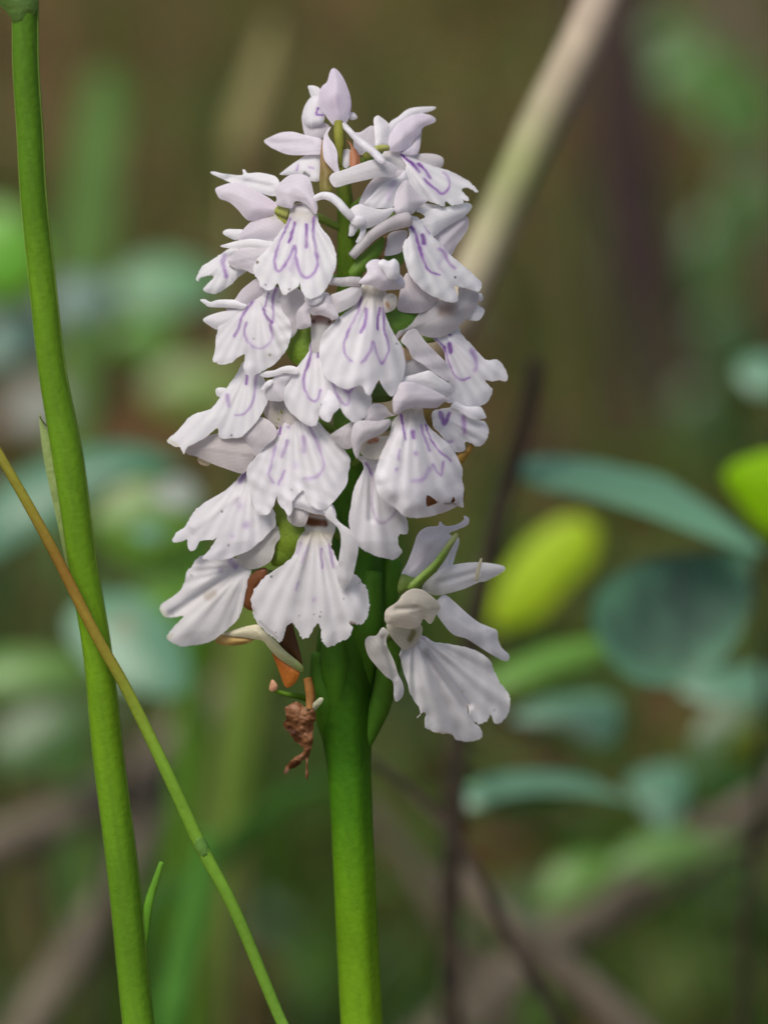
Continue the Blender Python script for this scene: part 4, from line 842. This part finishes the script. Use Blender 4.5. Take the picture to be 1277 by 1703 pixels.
sk = [('380,1150 330,1195 210,1300 150,1335 60,1385 -60,1440', [310, 300, 280, 270, 260, 250], 38, 'thick grey dead branch leaning low behind the bare stalk'),
      ('330,1220 260,1330 200,1460 150,1545 110,1610 60,1690', [310, 290, 260, 250, 240, 230], 32, 'grey dead branch crossing the thicker one low behind the bare stalk'),
      ('740,1440 770,1470 850,1545 930,1610 1010,1680 1080,1750', [150, 150, 150, 150, 150, 150], 28, 'pale greyish dead branch leaning below the dark twig'),
      ('1330,1290 1240,1345 1180,1390 1100,1440 1000,1500', [330, 320, 310, 300, 290], 36, 'brownish dead branch among the low shrub leaves at lower right'),
      ('600,1340 690,1450 760,1560 830,1700', [240, 240, 240, 240], 20, 'slim brown dead branch slanting down beside the orchid stem')]
for s_, mm_, r_, lb in sk:
    p = pts('P', s_); P = [at(x, y, behind(m)) for (x, y), m in zip(p, mm_)]
    d_ = P[-1] - P[-2]; d_ = d_ / np.linalg.norm(d_); d_[2] = min(d_[2], -.35); t_ = (P[-1][2] + .01) / -d_[2]
    P += [P[-1] + d_ * t_ * k for k in (.12, .3, .6, 1.0)]
    o = tube('dead_branch', P, np.linspace(.85, 1.15, len(P)) * r_ * PX * 1.7, DEADWOOD, None, 10, None, None, 5)
    o['label'] = lb; o['category'] = 'branch'; o['group'] = 'dead branches behind the orchid'

# young tree trunk far behind, and a paler one
for s_, r_, lb, mt in (('1010,-260 1030,100 1050,350 1075,600 1095,800', [58, 60, 64, 70, 78], 'dark slender tree trunk far behind the pale straw-coloured stem', TRUNK),
                       ('1180,-300 1215,0 1245,150 1275,300 1310,480', [34, 34, 34, 34, 36], 'thin pinkish-grey trunk far behind at the upper right', DEADWOOD)):
    p = pts('P', s_); g0, dg = on_ground(*p[-1])
    P = [at(x, y, dg) for x, y in p]
    k = (D - dg * PX) / D
    P[-1][2] = gz(P[-1][0], P[-1][1]) - 0.01
    tr = empty('tree', foot(P[-1]), lb, 'tree', 'trunks far behind')
    R = np.array(r_) * PX * k
    top = P[0] + (P[0] - P[1]) * 2.0
    tube('trunk', [top] + P, np.r_[R[0] * .7, R], mt, tr, 14, n=4)
    for a_ in range(5):
        b0 = P[0] + (top - P[0]) * (0.35 + 0.15 * a_); an = a_ * 2.4
        tube('limb', [b0, b0 + np.array([math.cos(an) * .12, math.sin(an) * .12, .09]), b0 + np.array([math.cos(an) * .3, math.sin(an) * .3, .2])], R[0] * np.array([.35, .25, .08]), mt, tr, 7, n=3)

# ------------------------------------------------------------------ forest-floor litter, moss and grass (uncountable)
def scatter(name, n, ymin, ymax, pal, size, up, label, cat, mask=None):
    V, F, C = [], [], []
    r = np.random.default_rng(len(name) * 31 + n)
    k = 0
    while k < n:
        y = r.uniform(ymin ** .5, ymax ** .5) ** 2
        x = r.uniform(-1, 1) * (0.12 + 0.16 * (y + .35)) * 1.6
        if mask and not mask(x, y, r): continue
        z0 = gz(x, y)
        L = size * r.uniform(.5, 1.4); Wd = L * r.uniform(.25, .5) if up < 0.9 else L * .07
        a = r.uniform(0, 6.28); tilt = r.uniform(*((-.5, .6) if up < .9 else (.9, 1.5)))
        dv = np.array([math.cos(a) * math.cos(tilt), math.sin(a) * math.cos(tilt), math.sin(tilt)])
        sv_ = np.array([-math.sin(a), math.cos(a), r.uniform(-.4, .4)])
        o = np.array([x, y, z0 + (0.002 if up >= .9 else r.uniform(0.002, 0.025))])
        nn = np.cross(dv, sv_)
        i = len(V)
        V += [o, o + dv * L * .45 + sv_ * Wd * .5 + nn * L * .06, o + dv * L, o + dv * L * .45 - sv_ * Wd * .5 + nn * L * .06]
        F += [(i, i + 1, i + 2), (i, i + 2, i + 3)]
        c = np.array(pal[r.integers(len(pal))]) * r.uniform(.45, 1.0)
        C += [c] * 4
        k += 1
    o = mesh_obj(name, V, F, BRACT, None, np.clip(np.array(C), 0, 1), smooth=False)
    o['kind'] = 'stuff'; o['label'] = label; o['category'] = cat
    return o
LN = Noise2(77)
def greenish(x, y, r): return LN(np.array([[x, y]]), .12)[0] + (0.2 if y < .9 else -.28 if x < 0.05 + .05 * y else .02) > r.normal(0, .12)
def brownish(x, y, r): return not greenish(x, y, r)
scatter('leaf_litter', 5000, 0.25, 4.2, [(.20, .10, .04), (.14, .065, .03), (.24, .15, .08), (.09, .05, .03), (.22, .11, .04)], 0.035, 0, 'brown fallen leaves covering the forest floor', 'leaf litter', brownish)
scatter('ground_cover', 4500, 0.22, 4.0, [(.09, .2, .02), (.06, .14, .02), (.15, .25, .04), (.10, .17, .03), (.12, .22, .10)], 0.035, 0, 'low green leafy ground cover on the forest floor', 'ground cover', greenish)
scatter('grass', 1500, 0.22, 3.5, [(.10, .2, .03), (.16, .22, .05), (.22, .2, .08), (.08, .16, .02)], 0.10, 1, 'sparse thin grass growing from the forest floor', 'grass', None)
